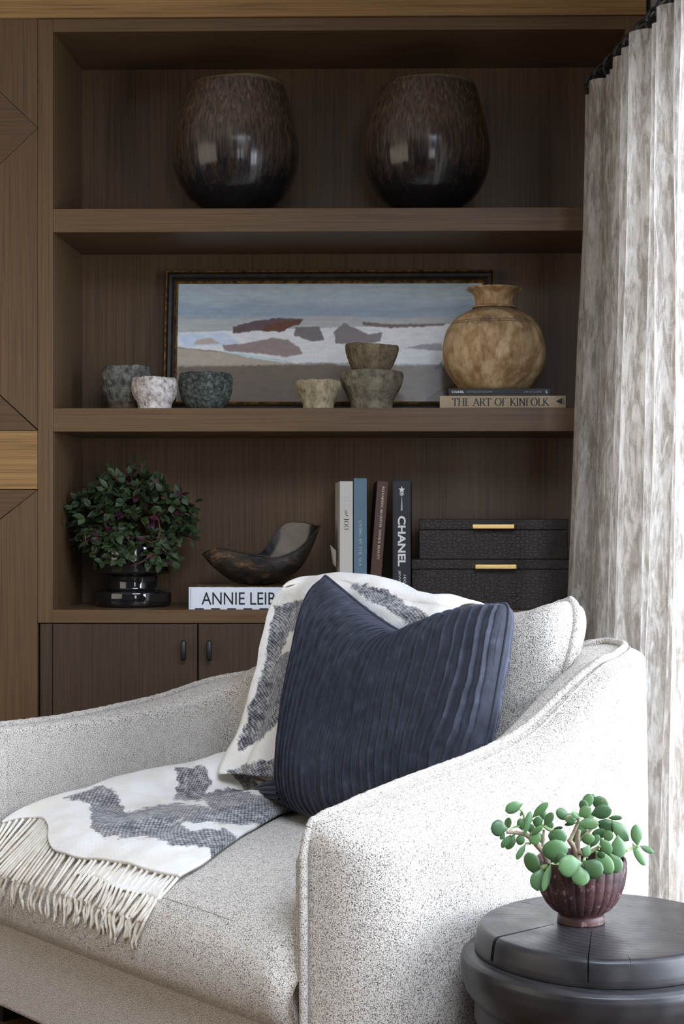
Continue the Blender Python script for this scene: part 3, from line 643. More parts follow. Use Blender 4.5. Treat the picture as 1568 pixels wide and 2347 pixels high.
# wooden jar
YJ = .125; kj = (YJ+DIST)/FPX; cj = at(1133, 800, YJ); ztop = at(1133, 661, YJ).z; zbj = at(1150, 890, .03).z
def zj(py): return at(1133, py, YJ).z
prof = [(0, zbj), (66*kj, zbj), (78*kj, zbj+.003), (100*kj, zj(866)), (112*kj, zj(845)), (118*kj, zj(815)), (117*kj, zj(790)), (110*kj, zj(762)), (100*kj, zj(745)), (86*kj, zj(729)), (66*kj, zj(717)), (53*kj, zj(711)), (48*kj, zj(708.5))]
P1 = smooth_prof(prof, 90)
neck = [(50*kj, zj(707.5)), (51*kj, zj(704)), (45*kj, zj(702)), (42*kj, zj(698)), (42*kj, zj(690)), (45*kj, zj(682)), (51*kj, zj(673)), (61*kj, zj(666)), (63.5*kj, zj(663)), (62*kj, zj(661)), (57*kj, zj(662)), (46*kj, zj(672)), (36*kj, zj(690)), (34*kj, zj(705)), (30*kj, zj(715))]
jar = thing('wooden_jar', 'round pale turned-wood jar with flared neck standing on the two books', 'vase', (cj.x, YJ, zbj))
def fj(r, z, a):
    g_ = 0
    for zz in (zj(741), zj(746)): g_ -= .0018*math.exp(-((z-zz)/.0011)**2)
    return r+g_+(.0015*noise.noise(Vector((math.cos(a)*2, math.sin(a)*2, z*8))) if r > .02 else 0), z
P1d = []
for (r0, za), (r1, zb_) in zip(P1, P1[1:]):
    P1d += [(lerp(r0, r1, i/3), lerp(za, zb_, i/3)) for i in range(3)]
P1d.append(P1[-1])
mb = MB().lathe(P1d, cj.x, YJ, 128, fj)
cols = []
for v in mb.v:
    g_ = sum(.7*math.exp(-((v.z-zz)/.0013)**2) for zz in (zj(741), zj(746)))+.55*smooth(zj(722), zj(712), v.z); g_ = min(g_, .85); cols.append((g_, g_, g_))
mesh_obj('jar_body', mb.v, mb.f, PALEWOOD, jar, True, True, cols)
NP = smooth_prof(neck, 70)
def fnk(r, z, a):
    fl = .0012*abs(math.sin(a*34))*smooth(zj(701), zj(697), z)*smooth(zj(679), zj(684), z) if r > .035*1.2 else 0
    return r+fl, z
MB().lathe(NP, cj.x, YJ, 272, fnk).build('jar_neck', PALEWOOD, jar, True)

# ================================================================== LOWER BAY
# smoked glass vase with trailing plant
YV = .175; kv = (YV+DIST)/FPX; cv = at(306, 1340, YV)
pl = thing('potted_plant', 'bushy dark green trailing plant in a stepped smoked-glass vase on the counter', 'plant', (cv.x, YV, zc))
def zv(h): return zc+h
G = [(0, 0), (.088, 0), (.0945, .002), (.097, .006), (.098, .02), (.098, .036), (.096, .042), (.090, .0435), (.070, .044), (.066, .047), (.0645, .052), (.0645, .078), (.066, .083), (.072, .086), (.090, .0875), (.096, .091), (.098, .097), (.099, .16), (.098, .176), (.096, .178), (.094, .176), (.094, .10), (.085, .092), (.05, .09), (0, .09)]
G2 = []
for (r0, za), (r1, zb_) in zip(G, G[1:]): G2 += [(lerp(r0, r1, i/2), lerp(za, zb_, i/2)) for i in range(2)]
G2.append(G[-1])
o = MB().lathe([(r*1.035*kv/.00117, zv(z*1.0)) for r, z in G2], cv.x, YV, 96).build('glass_vase', SMOKE, pl, True); recalc(o)
MB().lathe([(.0, zv(.150)), (.05, zv(.156)), (.090, zv(.150)), (.091, zv(.10)), (0, zv(.098))], cv.x, YV, 40).build('soil', SOIL, pl, True)
def leaf_mesh(mb, base, d, up, L, w, fold=.25, droop=.2, tint=0.5, tk=0):
    d = d.normalized(); side = d.cross(up)
    side = side.normalized() if side.length > 1e-4 else d.orthogonal().normalized(); nrm = side.cross(d).normalized()
    prof = [(0, .05), (.18, .62), (.42, 1), (.68, .80), (.88, .35), (1, .02)]; vs = []
    for t_, ww in prof:
        p = base+d*(L*t_)-nrm*(droop*L*t_*t_)
        for s_ in (-1, 0, 1): vs.append(p+side*(s_*ww*w/2)+nrm*(abs(s_)*fold*ww*w/2))
    fs = []
    for i in range(len(prof)-1):
        for j in range(2): a = i*3+j; fs.append((a, a+1, a+4, a+3))
    mb.add(vs, fs, (tint, tint, tint))
fo = MB(); pu = MB(); stems = MB(); rnd = random.Random(11)
cen = Vector((at(305, 1186, YV).x, YV-.01, at(305, 1190, YV).z))
def blobdir():
    while True:
        v = Vector((rnd.uniform(-1, 1), rnd.uniform(-1, 1), rnd.uniform(-1, 1)))
        if .2 < v.length < 1: return v.normalized()
for i in range(620):
    d = blobdir()
    if d.z < -.6 and rnd.random() < .4: continue
    if d.y > .45 and rnd.random() < .6: continue
    rr = rnd.uniform(.30, 1.0)**.5; rx = .166; rz = .125 if d.z > 0 else .118
    bump_ = 1+.13*noise.noise(d*2.3+Vector((4, 1, 0)))
    p = cen+Vector((d.x*rx, d.y*.125, d.z*rz))*rr*bump_
    out_ = (d+Vector((0, -.3, .1))+blobdir()*.6).normalized()
    if rnd.random() < .07: stems.tube([cen.lerp(p, .45)+Vector((0, 0, -.02)), cen.lerp(p, .8), p], [.0016, .0013, .0009], 5)
    tgt = pu if (rnd.random() < .10 and d.x > .1) or rnd.random() < .04 else fo
    for q in range(rnd.choice((2, 3, 3, 4))):
        dd = (out_+blobdir()*.95).normalized(); dd.z -= .1
        leaf_mesh(tgt, p, dd, (Vector((0, -.5, .8))+blobdir()*.5).normalized(), rnd.uniform(.022, .034), rnd.uniform(.015, .021), .25, .15, rnd.random())
# a few sprigs that stick out
for px_, py_ in [(143, 1203), (190, 1235), (250, 1070), (300, 1062), (328, 1062), (455, 1150), (452, 1238), (395, 1300), (360, 1135), (180, 1160), (270, 1300), (330, 1305), (370, 1290), (240, 1275), (205, 1260), (215, 1290)]:
    p = at(px_, py_, YV-.06 if py_ > 1240 else YV-.02); stems.tube([cen.lerp(p, .5), cen.lerp(p, .8)+Vector((0, 0, .01)), p], [.0018, .0014, .0009], 5)
    for q in range(5):
        dd = ((p-cen).normalized()+blobdir()*1.1).normalized(); leaf_mesh(fo, p-(p-cen).normalized()*.012*q, dd, Vector((0, -.5, .8)), rnd.uniform(.02, .03), rnd.uniform(.012, .017), .25, .15, rnd.random())
for pts in ([(362, 1188), (368, 1215), (362, 1238), (345, 1244), (335, 1238)], [(195, 1222), (196, 1238), (202, 1250)], [(222, 1255), (218, 1266), (208, 1267)], [(300, 1298), (316, 1292), (330, 1285)]):
    stems.tube([at(a, b, YV-.13) for a, b in pts], .0016, 6)
for i in range(70):
    px_, py_ = rnd.uniform(205, 405), rnd.uniform(1215, 1298); yy = YV-.108+.02*abs(px_-305)/100+rnd.uniform(-.008, .01)
    if 300 < px_ < 345 and rnd.random() < .7: continue
    p = at(px_, py_, yy)
    for q in range(3):
        leaf_mesh(fo if rnd.random() > .1 else pu, p, Vector((rnd.uniform(-1, 1), -.5, rnd.uniform(-1, .5))), Vector((0, -.8, .5)), rnd.uniform(.022, .032), rnd.uniform(.014, .019), .25, .15, rnd.random())
fo.build('foliage', DARKLEAF, pl, True, colors=True); o = pu.build('purple_leaves', PURPLELEAF, pl, True, colors=True); o = stems.build('trailing_stems', REDSTEM, pl, True); o['kind'] = 'stuff'

# big monograph lying on the counter
m = Mat('photo_cover', .35, spec=.5); n = m.noise(1, 2, .5, m.coords((45, 30, 8)), 1.5); m.col(m.ramp(n, [(.44, srgb(28, 26, 25)), (.5, srgb(178, 150, 112)), (.58, srgb(60, 50, 42))])); PHOTO = m.m
WHITEC = paint('white_jacket', srgb(222, 228, 236), .4)
a0 = at(432.5, 1397, .02); a1 = at(760, 1397, .02); zA = at(560, 1346, .02).z
al = lying_book('book', 'thick white-spined monograph with black title lying under the horn bowl', a0.x, a1.x, .02, .26, zc, zA, WHITEC)
o = MB().box(a0.x, a1.x, .02, .28, zA, zA+.0012).build('cover_photograph', PHOTO, al)
put_text(bfont('ANNIE LEIBOVITZ', .004), at(462, 1386, .02), (1, 0, 0), (0, 0, 1), height=.0325, width=.0325*9.35, mat=INK, parent=al)
mb = MB()
for i in range(9):
    x = 447+i*37; p = at(x, 1397, .0195); q = at(x+20, 1394.5, .0195); mb.box(p.x, q.x, .0192, .0199, zc+.0002, zc+.0035)
mb.build('spine_check_band', INK, al)
p = at(437, 1397, .0195); MB().box(p.x, p.x+.0007, .0192, .0199, zc+.003, zA-.002).build('spine_line', INK, al)

# horn bowl
YH = .11; kh = (YH+DIST)/FPX
hb = thing('horn_bowl', 'dark polished horn-shaped bowl resting on the white-spined monograph', 'bowl', (at(600, 1300, YH).x, YH, zA+.0012))
fr_t = [(465, 1270), (485, 1261), (506, 1257), (551, 1264), (596, 1273), (640, 1278), (680, 1263), (708, 1238), (724, 1218), (733, 1207)]
bk_t = [(465, 1269), (485, 1262), (520, 1263), (551, 1268), (585, 1270), (604, 1256), (622, 1228), (636, 1211), (654, 1199), (685, 1198), (712, 1202), (733, 1206)]
bt_t = [(465, 1271), (480, 1292), (506, 1315), (530, 1332), (560, 1340), (596, 1342), (640, 1334), (685, 1306), (708, 1272), (722, 1240), (733, 1209)]
NS, NC = 90, 40
def zpx(py, Y): return at(600, py, Y).z
zmin = zA+.0014
def horn(u, v):
    px_ = lerp(465, 733, .5-.5*math.cos(math.pi*u)); w = .075*math.sin(math.pi*min(1, max(0, (px_-463)/272)))**.6
    fz, bz, bo = sinterp(fr_t, px_), sinterp(bk_t, px_), sinterp(bt_t, px_)
    x = at(px_, 1300, YH).x; zf, zb_, zo = zpx(fz, YH-w), zpx(bz, YH+w*.9), zpx(bo, YH)
    a = math.pi*v; y = YH-w*math.cos(a)
    zr = lerp(zf, zb_, smooth(0, 1, v)); z = lerp(zr, zo, math.sin(a)**.62)
    nz_ = .003*noise.noise(Vector((x*14, y*14, z*14)))
    return Vector((x, y+nz_, max(z, zmin)+(nz_ if 0 < v < 1 else 0)*.5))
mb = MB().grid(lambda u, v: horn(u, v), NS, NC); o = mb.build('outer_shell', HORN, hb, True)
def horn_in(u, v):
    p = horn(u, v); q = horn(.5*.05+u*.95, v); cz = zmin+.05
    c_ = Vector((at(600, 1300, YH).x, YH, p.z)); w_ = Vector((0, YH-p.y, 0)); 
    return p+Vector((0, (YH-p.y)*.07, .004*math.sin(math.pi*v)))
mb = MB().grid(lambda u, v: horn_in(u, v), NS, NC); o = mb.build('inner_surface', HORN_IN, hb, True)
mb = MB(); mb.tube([horn(i/60, 0) for i in range(61)], .0022, 8); mb.tube([horn(i/60, 1) for i in range(61)], .0022, 8); mb.build('rim', HORN, hb, True)

# standing books
def standing_book(label, pxl, pxr, pytop, Y, depth, cover, rot=0, lean=0, slip=None):
    k = (Y+DIST)/FPX; w = (pxr-pxl)*k; b = at(pxl, 1300, Y); zt_ = at((pxl+pxr)/2, pytop, Y).z; h = zt_-zc-.0005
    th = thing('book', label, 'book', (b.x, Y, zc+.0005), 0, 'books standing upright on the counter')
    M = Matrix.Rotation(rot, 4, 'Z') @ Matrix.Rotation(lean, 4, 'Y')
    t = .0028; mb = MB(); mb.box(0, t, 0, depth, 0, h, M); mb.box(w-t, w, 0, depth, 0, h, M); mb.box(t*.5, w-t*.5, 0, t, 0, h, M)
    if slip: mb.box(t, w-t, t, depth, h-t, h, M); mb.box(t, w-t, t, depth, 0, t, M)
    o = mb.build('slipcase' if slip else 'cover', cover, th, world=False); bevel(o, .001, 2)
    MB().box(t, w-t, t, depth-.004, .004, h-.004, M).build('pages', PAGES, th, world=False)
    R_ = ROOTM[th.name] @ M
    def P(a, b_, c=0): return R_ @ Vector((a, c, b_))
    return th, P, w, h, R_
def vtext(vf, P, R_, w, x_c, ztop_, length, th_, mat, parent, name='spine_title'):   # reads top to bottom: text right = down, text up = +x
    xd = R_.to_3x3() @ Vector((0, 0, -1)); yd = R_.to_3x3() @ Vector((1, 0, 0))
    return put_text(vf, P(x_c-th_/2, ztop_, 0), xd, yd, height=th_, width=length, mat=mat, parent=parent, name=name)
GREYC = paint('cream_book_cloth', srgb(206, 203, 194), .7, .3); BLUEC = paint('slate_blue_cloth', srgb(98, 124, 142), .8, .5); BROWNC = paint('brown_jacket', srgb(76, 46, 34), .5)
BLACKC = paint('black_slipcase', srgb(24, 27, 31), .4)
Y0 = .03
th, P, w, h, R_ = standing_book('cream white book standing at the left end of the upright row', 779, 809, 1103, Y0, .26, GREYC, rot=math.radians(6))
def zz(py): return at(800, py, Y0).z-zc
pg = [at(757, 1249, .12), at(770, 1262, .09), at(770, 1300, .09), at(763, 1292, .12)]
slab(mesh_obj('loose_page', pg, [(0, 1, 2, 3)], PAGES, th), .0004)
vtext(serif('AD', .10, .02), P, R_, w, w*.52, zz(1128), .037, .024, GREYINK, th, 'spine_monogram')
vtext(serif('at', .10, .03, slant=.25), P, R_, w, w*.5, zz(1170), .016, .009, INK, th, 'spine_title')
vtext(serif('100', .10, .03), P, R_, w, w*.5, zz(1189), .029, .013, INK, th, 'spine_number')
th, P, w, h, R_ = standing_book('slate blue cloth book standing between the cream and brown books', 811, 841, 1096, Y0, .25, BLUEC, rot=math.radians(2))
vtext(serif('LIVING BY THE SEA', .12, .05, .16), P, R_, w, w*.5, zz(1194), .118, .0075, GREYINK, th)
th, P, w, h, R_ = standing_book('dark brown book leaning to the right between the blue book and the black slipcase', 843, 869, 1101, Y0+.01, .26, BROWNC, rot=math.radians(4), lean=math.radians(4.3))
vtext(serif('ALEXANDER McQUEEN: SAVAGE BEAUTY', .14, .06, .08), P, R_, w, w*.55, zz(1112), .193, .0075, CREAMINK, th)
th, P, w, h, R_ = standing_book('black slipcased book with large white title, right end of the upright row', 900, 942, 1102, Y0, .27, BLACKC, slip=True)
MB().box(.0042, w-.0042, -.0002, .004, .004, h-.0045).build('spine_panel', paint('black_spine', srgb(33, 37, 42), .55), th, world=False)
vtext(bfont('CHANEL', .03), P, R_, w, w*.5, zz(1183), .131, .0205, WHITEINK, th)
vtext(bfont('HIGH'), P, R_, w, w*.66, zz(1318), .032, .0068, WHITEINK, th, 'spine_subtitle')
vtext(bfont('JEWELRY'), P, R_, w, w*.37, zz(1307), .062, .0068, WHITEINK, th, 'spine_subtitle')
# comet emblem: star and trailing train
vs = []; fs = []; c_ = P(w*.5, zz(1123), -.0007)
pts = [c_+Vector((math.sin(i*math.pi/5)*(.0092 if i % 2 == 0 else .0038), 0, math.cos(i*math.pi/5)*(.0092 if i % 2 == 0 else .0038))) for i in range(10)]
mb = MB(); mb.add([c_]+pts, [(0, i+1, (i+1) % 10+1) for i in range(10)])
for i in range(16):
    a = i*math.tau/16; d_ = Vector((math.cos(a), 0, math.sin(a))); s_ = Vector((-d_.z, 0, d_.x))*.0007; q = c_+Vector((0, 0, -.011)); mb.add([q-s_, q+s_, q+d_*.0075], [(0, 1, 2)])
q0 = P(w*.5, zz(1140), -.0007)
for i in range(14):
    z_ = q0.z-i*.0025; hw = .0012+i*.00018; mb.add([Vector((q0.x-hw, q0.y, z_-.0015)), Vector((q0.x, q0.y, z_)), Vector((q0.x+hw, q0.y, z_-.0015)), Vector((q0.x, q0.y, z_-.0018))], [(0, 3, 2, 1)])
mb.build('spine_emblem', WHITEINK, th)
c_ = P(w*.46, zz(1388), -.0007); mb = MB()
for sgn in (-1, 1): mb.tube([c_+Vector((sgn*.0022+.0038*math.cos(a)*1, 0, .0038*math.sin(a))) for a in [math.radians(40+i*20) if sgn < 0 else math.radians(220+i*20) for i in range(15)]], .0006, 6)
mb.build('spine_logo', WHITEINK, th, True)
# loose leaf beside the cream book

# two crocodile boxes
def cbox(label, px0, px1, ptop, plid, Y, zb, depth, hx0, hx1, hy, grp):
    X0, X1 = at(px0, ptop, Y).x, at(px1, ptop, Y).x; zt_ = at(1100, ptop, Y).z; zl = at(1100, plid, Y).z
    th = thing('storage_box', label, 'box', ((X0+X1)/2, Y, zb), group=grp)
    bevel(MB().box(X0+.001, X1-.001, Y+.001, Y+depth-.001, zb, zl-.0008).build('box_body', CROC, th), .002, 3)
    lid = bevel(MB().box(X0, X1, Y, Y+depth, zl, zt_).build('lid', CROC, th), .0025, 3)
    hz = at(1100, hy, Y-.02).z; ha, hb_ = at(hx0, hy, Y-.02).x, at(hx1, hy, Y-.02).x
    mb = MB(); r = .0065
    o = bevel(MB().box(ha, hb_, Y-.024, Y-.018, hz-r, hz+r).box(ha, ha+.007, Y-.019, Y, hz-r*.9, hz+r*.9).box(hb_-.007, hb_, Y-.019, Y, hz-r*.9, hz+r*.9).build('handle', BRASS, lid), .0025, 4); o['label'] = 'polished brass bar handle'
    return th, zt_
t2, zt2 = cbox('larger black crocodile leather box with brass handle, lower of the stacked pair', 943, 1345, 1282, 1304.5, .05, zc, .24, 1089, 1185, 1299, 'black leather boxes stacked on the counter')
cbox('smaller black crocodile leather box with brass handle, upper of the stacked pair', 960, 1303, 1190, 1214, .06, zt2, .22, 1083, 1180, 1207, 'black leather boxes stacked on the counter')

# ================================================================== ARMCHAIR
ANG = math.radians(46); CA = Vector((-.19, -1.523, 0)); CU = Vector((math.cos(ANG), -math.sin(ANG), 0)); CV = Vector((math.sin(ANG), math.cos(ANG), 0))
chair = thing('armchair', 'wide cream and charcoal speckled boucle armchair with sloping arms', 'armchair', CA, -ANG)
CM = ROOTM[chair.name]
def cl(s, t, z): return Vector((s, t, z))
def cw(s, t, z): return CM @ Vector((s, t, z))
def hitT(px, py, t0, slope=0, s_ref=0, z0=0):   # hit plane t = t0 + slope*(z-z0); returns local
    n_ = (CV-Vector((0, 0, 1))*slope); p = hit(px, py, cw(0, t0, z0), n_); return CM.inverted() @ p
SW = 1.09
profR = [(0, .565), (.01, .575), (.078, .597), (.172, .615), (.268, .633), (.366, .652), (.466, .684), (.537, .728), (.567, .750), (.618, .783), (.67, .810), (.72, .820), (.80, .822)]
profL = [(0, .617), (.06, .6175), (.225, .618), (.405, .629), (.54, .642), (.69, .669), (.79, .688), (.90, .714)]
# plan stations: (outer point, inner point, top z, seam fraction)
ST = []
TH = .14
def arm_st(side, t, front=False):
    ztab = profR if side > 0 else profL
    base = 0 if side > 0 else -SW
    return base, ztab
for i in range(10):      # rounded front of the right arm
    a = i/9*math.pi/2; ST.append(((TH*math.sin(a), .10*(1-math.cos(a))), (0, .004+.06*(i/9)), sinterp(profR, .07*(i/9)), .02+.10*i/9, 'R'))
for i in range(1, 21):
    t = lerp(.10, .62, i/20); ST.append(((TH, t), (0, lerp(.064, .62, i/20)), sinterp(profR, lerp(.07, .65, i/20)), .12+.55*(i/20)**2, 'R'))
for i in range(1, 11):
    a = i/10*math.pi/2; ST.append(((TH-.16+.16*math.cos(a), .64+.16*math.sin(a)), (-.03+.03*math.cos(a), .63+.04*math.sin(a)), sinterp(profR, lerp(.65, .80, i/10)), .67+.1*i/10, 'R' if i < 6 else 'B'))
for i in range(1, 31):
    s_ = lerp(-.035, -SW+.035, i/30); ST.append(((s_, .80), (s_, .67), lerp(.815, .715, i/30), .6, 'B'))
for i in range(1, 11):
    a = (1-i/10)*math.pi/2; ST.append(((-SW-TH+.16-.16*math.cos(a), .64+.16*math.sin(a)), (-SW+.03-.03*math.cos(a), .63+.04*math.sin(a)), sinterp(profL, lerp(.80, .65, i/10)), .55, 'B' if i < 6 else 'L'))
for i in range(1, 21):
    t = lerp(.62, .10, i/20); ST.append(((-SW-TH, t), (-SW, lerp(.62, .064, i/20)), sinterp(profL, lerp(.65, .07, i/20)), .5-.38*(i/20), 'L'))
for i in range(9, -1, -1):
    a = i/9*math.pi/2; ST.append(((-SW-TH*math.sin(a), .10*(1-math.cos(a))), (-SW, .004+.06*(i/9)), sinterp(profL, .07*(i/9)), .02+.10*i/9, 'L'))
ZB = .05
def section(st):
    (ox, oy), (ix, iy), zt_, m_, _ = st; th_ = math.hypot(ox-ix, oy-iy); k = min(1, th_/TH)
    pts = []
    def W(w, z): return Vector((lerp(ix, ox, w), lerp(iy, oy, w), z))
    ri = .05*m_*k; ro = .075*(1-m_)*(.35+.65*k)
    for z in (ZB, .15, .25, .35, .45, .52): 
        zz_ = min(z, zt_-.06-.001*(.52-z)); pts.append(W(0, zz_))
    for i in range(7):
        a = i/6*math.pi/2; pts.append(W(m_*(1-math.cos(a)), zt_-.004-(ri+.002)*(1-math.sin(a))))
    for i in range(9):
        a = i/8*math.pi/2; pts.append(W(m_+(1-m_)*math.sin(a), zt_-.004-ro*(1-math.cos(a))))
    b0 = zt_-.004-ro
    for f_ in (.92, .8, .65, .5, .35, .2, .08, 0): pts.append(W(1+.04*math.sin(math.pi*f_)*k, ZB+(b0-ZB)*f_))
    return pts
SEC = [section(s) for s in ST]
for key, nm, lab in (('R', 'arm', 'sloping arm beside the black stool'), ('B', 'backrest', None), ('L', 'arm', 'sloping arm at the cabinet side')):
    idx = [i for i, s in enumerate(ST) if s[4] == key]
    if key == 'B': idx = [idx[0]-1]+idx+[idx[-1]+1]
    vs = []; n_ = len(SEC[0])
    for i in idx: vs += SEC[i]
    fs = [(a*n_+j, a*n_+j+1, (a+1)*n_+j+1, (a+1)*n_+j) for a in range(len(idx)-1) for j in range(n_-1)]
    o = recalc(mesh_obj(nm, vs, fs, BOUC, chair, False, True)); sub = o.modifiers.new('s', 'SUBSURF'); sub.levels = 1; sub.render_levels = 2
    if lab: o['label'] = lab
    # flange seam along the top
    mb = MB(); seam = [SEC[i][12]+Vector((0, 0, .004)) for i in idx]
    dense = [cr(seam, q/(len(seam)*6)) for q in range(len(seam)*6+1)]
    mb.tube([p+Vector((noise.noise(p*90)*.001, 0, noise.noise(p*120)*.0015)) for p in dense], .0075, 8)
    seam2 = [SEC[i][14]*.6+SEC[i][15]*.4+Vector((0, 0, .0005)) for i in idx]
    mb.tube([cr(seam2, q/(len(seam2)*4)) for q in range(len(seam2)*4+1)], .0026, 6)
    if key in 'RL':
        e = SEC[idx[0]] if key == 'R' else SEC[idx[-1]]; top = e[12]+Vector((0, 0, .004)); s0 = top.x
        mb.tube([top+Vector((0, .002, 0)), top+Vector((0, -.004, -.012)), Vector((s0, -.008, top.z-.04)), Vector((s0, -.008, .3)), Vector((s0, -.006, ZB))], .0075, 8)
        sgn = 1 if key == 'R' else -1
        bevel(MB().box(s0-.030 if sgn > 0 else s0, s0 if sgn > 0 else s0+.030, -.006, .06, ZB, top.z-.045).build('arm_front_band', BOUC, o, world=False), .012, 4)
    mb.build('piping', BOUC_P, o, True, False)

# base, legs
bevel(MB().box(-SW+.001, -.001, .0, .66, ZB-.004, .232).build('base', BOUC, chair, world=False), .012, 3)
LEG = paint('black_leg', srgb(18, 17, 16), .4)
for s_, t_ in ((-.02, .06), (-SW+.02, .06), (-.02, .68), (-SW+.02, .68)): MB().box(s_-.03, s_+.03, t_-.03, t_+.03, .0, .052).build('leg', LEG, chair, world=False)
# seat cushion
SP = [(.62, .215), (.3, .205), (.05, .212), (.0, .222), (-.022, .238), (-.034, .265), (-.038, .30), (-.032, .332), (-.014, .360), (.016, .381), (.06, .396), (.14, .412), (.28, .424), (.42, .427), (.56, .420), (.66, .405)]
SPv = [Vector((a, b, 0)) for a, b in SP]
def seat_pt(s, v):
    p = cr(SPv, v); e = (s+SW/2)/(SW/2); top_ = smooth(.235, .40, p.y)
    z = p.y+top_*(.018*(1-e*e)-.045*smooth(.86, 1.0, abs(e)))
    t = p.x+(-.014*(1-e*e)+.022*smooth(.90, 1, abs(e)))*smooth(.2, -.02, p.x)*smooth(.212, .26, p.y)
    z += .004*noise.noise(Vector((s*6, t*6, 0)))*top_; return Vector((s, t, z))
SX0, SX1 = -SW+.004, -.014
mb = MB().grid(lambda u, v: seat_pt(lerp(SX0, SX1, u), v), 110, 110)
mb.f += [tuple(j*111+110 for j in range(111)), tuple(j*111 for j in reversed(range(111)))]
seat = mb.build('seat_cushion', BOUC, chair, True, False)
def seat_z(s, t):
    lo, hi = .52, 1.0
    for _ in range(26):
        mid = (lo+hi)/2
        if seat_pt(s, mid).y < t: lo = mid
        else: hi = mid
    return seat_pt(s, lo).z
mb = MB(); mb.tube([seat_pt(s_, .567)+Vector((0, 0, .0005)) for s_ in [lerp(-.46, -.20, i/60) for i in range(61)]], .0010, 6); mb.build('seam', BOUC_P, seat, True, False)

# back cushion, knife edged with ears
def coons(L, R_, B, T, u, v):
    l, r_, b, t = cr(L, v), cr(R_, v), cr(B, u), cr(T, u)
    return l*(1-u)+r_*u+b*(1-v)+t*v-(L[0]*(1-u)*(1-v)+R_[0]*u*(1-v)+L[-1]*(1-u)*v+R_[-1]*u*v)
def cush_plane(px, py): return hitT(px, py, .600, .13, 0, .43)
def lp(px, py): q = cush_plane(px, py); return q
Tb = [lp(650, 1362), lp(700, 1385), lp(850, 1412), lp(1000, 1424), lp(1120, 1417), lp(1180, 1413), lp(1240, 1402), lp(1280, 1386), lp(1308, 1377)]
Rb_top = [(1285, 1600), (1292, 1560), (1302, 1520), (1314, 1470), (1321, 1425), (1319, 1390), (1308, 1377)]
def plane_pt(s, z): return Vector((s, .600+.13*(z-.43), z))
Rb = [plane_pt(-.05, .46), plane_pt(-.05, .58), plane_pt(-.04, .68)]+[lp(*q) for q in Rb_top]
Lb = [plane_pt(-.93, .46), plane_pt(-.90, .58), plane_pt(-.86, .70), plane_pt(-.825, .80), Tb[0]]
Bb = [plane_pt(lerp(-.93, -.05, i/6), .46-.0*i) for i in range(7)]; Bb[0] = Lb[0]; Bb[-1] = Rb[0]
pn = Vector((0, -1, .13)).normalized()
def cushion(side):
    def f(u, v):
        p = coons(Lb, Rb, Bb, Tb, u, v); e = (1-(2*u-1)**4)*(1-(2*v-1)**4); e = max(e, 0)**.55
        fl = smooth(0, .03, min(u, 1-u, v, 1-v))
        wr = .006*noise.noise(Vector((u*5, v*5, side)))*e
        return p+pn*side*(.078*e*fl+.004+wr)
    return f
bcush = MB().grid(cushion(1), 110, 70); bcush.grid(cushion(-1), 110, 70)
bco = recalc(bcush.build('back_cushion', BOUC, chair, True, False))
edge_pts = [coons(Lb, Rb, Bb, Tb, u, v) for u, v in [(0, i/40) for i in range(41)]+[(i/60, 1) for i in range(1, 61)]+[(1, 1-i/60) for i in range(1, 61)]]
mb = MB(); mb.tube([p+Vector((noise.noise(p*80), noise.noise(p*70+Vector((3, 0, 0))), noise.noise(p*75)))*.0014 for p in edge_pts], .0085, 8); mb.build('piping', BOUC_P, bco, True, False)
mb = MB(); 
inner_pts = [cushion(1)(u, v) for u, v in [(.035, .1+i/50*.86) for i in range(51)]+[(.035+i/80*.93, .96) for i in range(81)]+[(.965, .96-i/50*.86) for i in range(51)]]

# ================================================================== BLUE PLEATED PILLOW
pw = thing('throw_pillow', 'slate blue pleated velvet pillow with a dented top leaning in the armchair', 'pillow', cw(-.3, .42, .45), -ANG)
def pp(px, py): return CM @ hitT(px, py, .405, .21, 0, .46)
PTop = [pp(x, y) for x, y in [(746, 1320), (790, 1356), (840, 1397), (890, 1432), (925, 1449), (955, 1447), (1000, 1427), (1060, 1403), (1115, 1389), (1158, 1384)]]
PL = [pp(x, y) for x, y in [(652, 1842), (645, 1790), (652, 1710), (662, 1630), (672, 1560), (688, 1480), (704, 1400), (722, 1350), (746, 1320)]]
PR = [pp(x, y) for x, y in [(1095, 1880), (1098, 1820), (1110, 1730), (1126, 1650), (1140, 1570), (1152, 1500), (1163, 1430), (1165, 1395), (1158, 1384)]]
PB = [pp(x, y) for x, y in [(652, 1842), (700, 1868), (760, 1880), (840, 1888), (920, 1890), (1000, 1890), (1095, 1880)]]
PTop[0] = PL[-1]; PTop[-1] = PR[-1]; PB[0] = PL[0]; PB[-1] = PR[0]
pnn = (-CV+Vector((0, 0, .21))).normalized()
NPL = 28
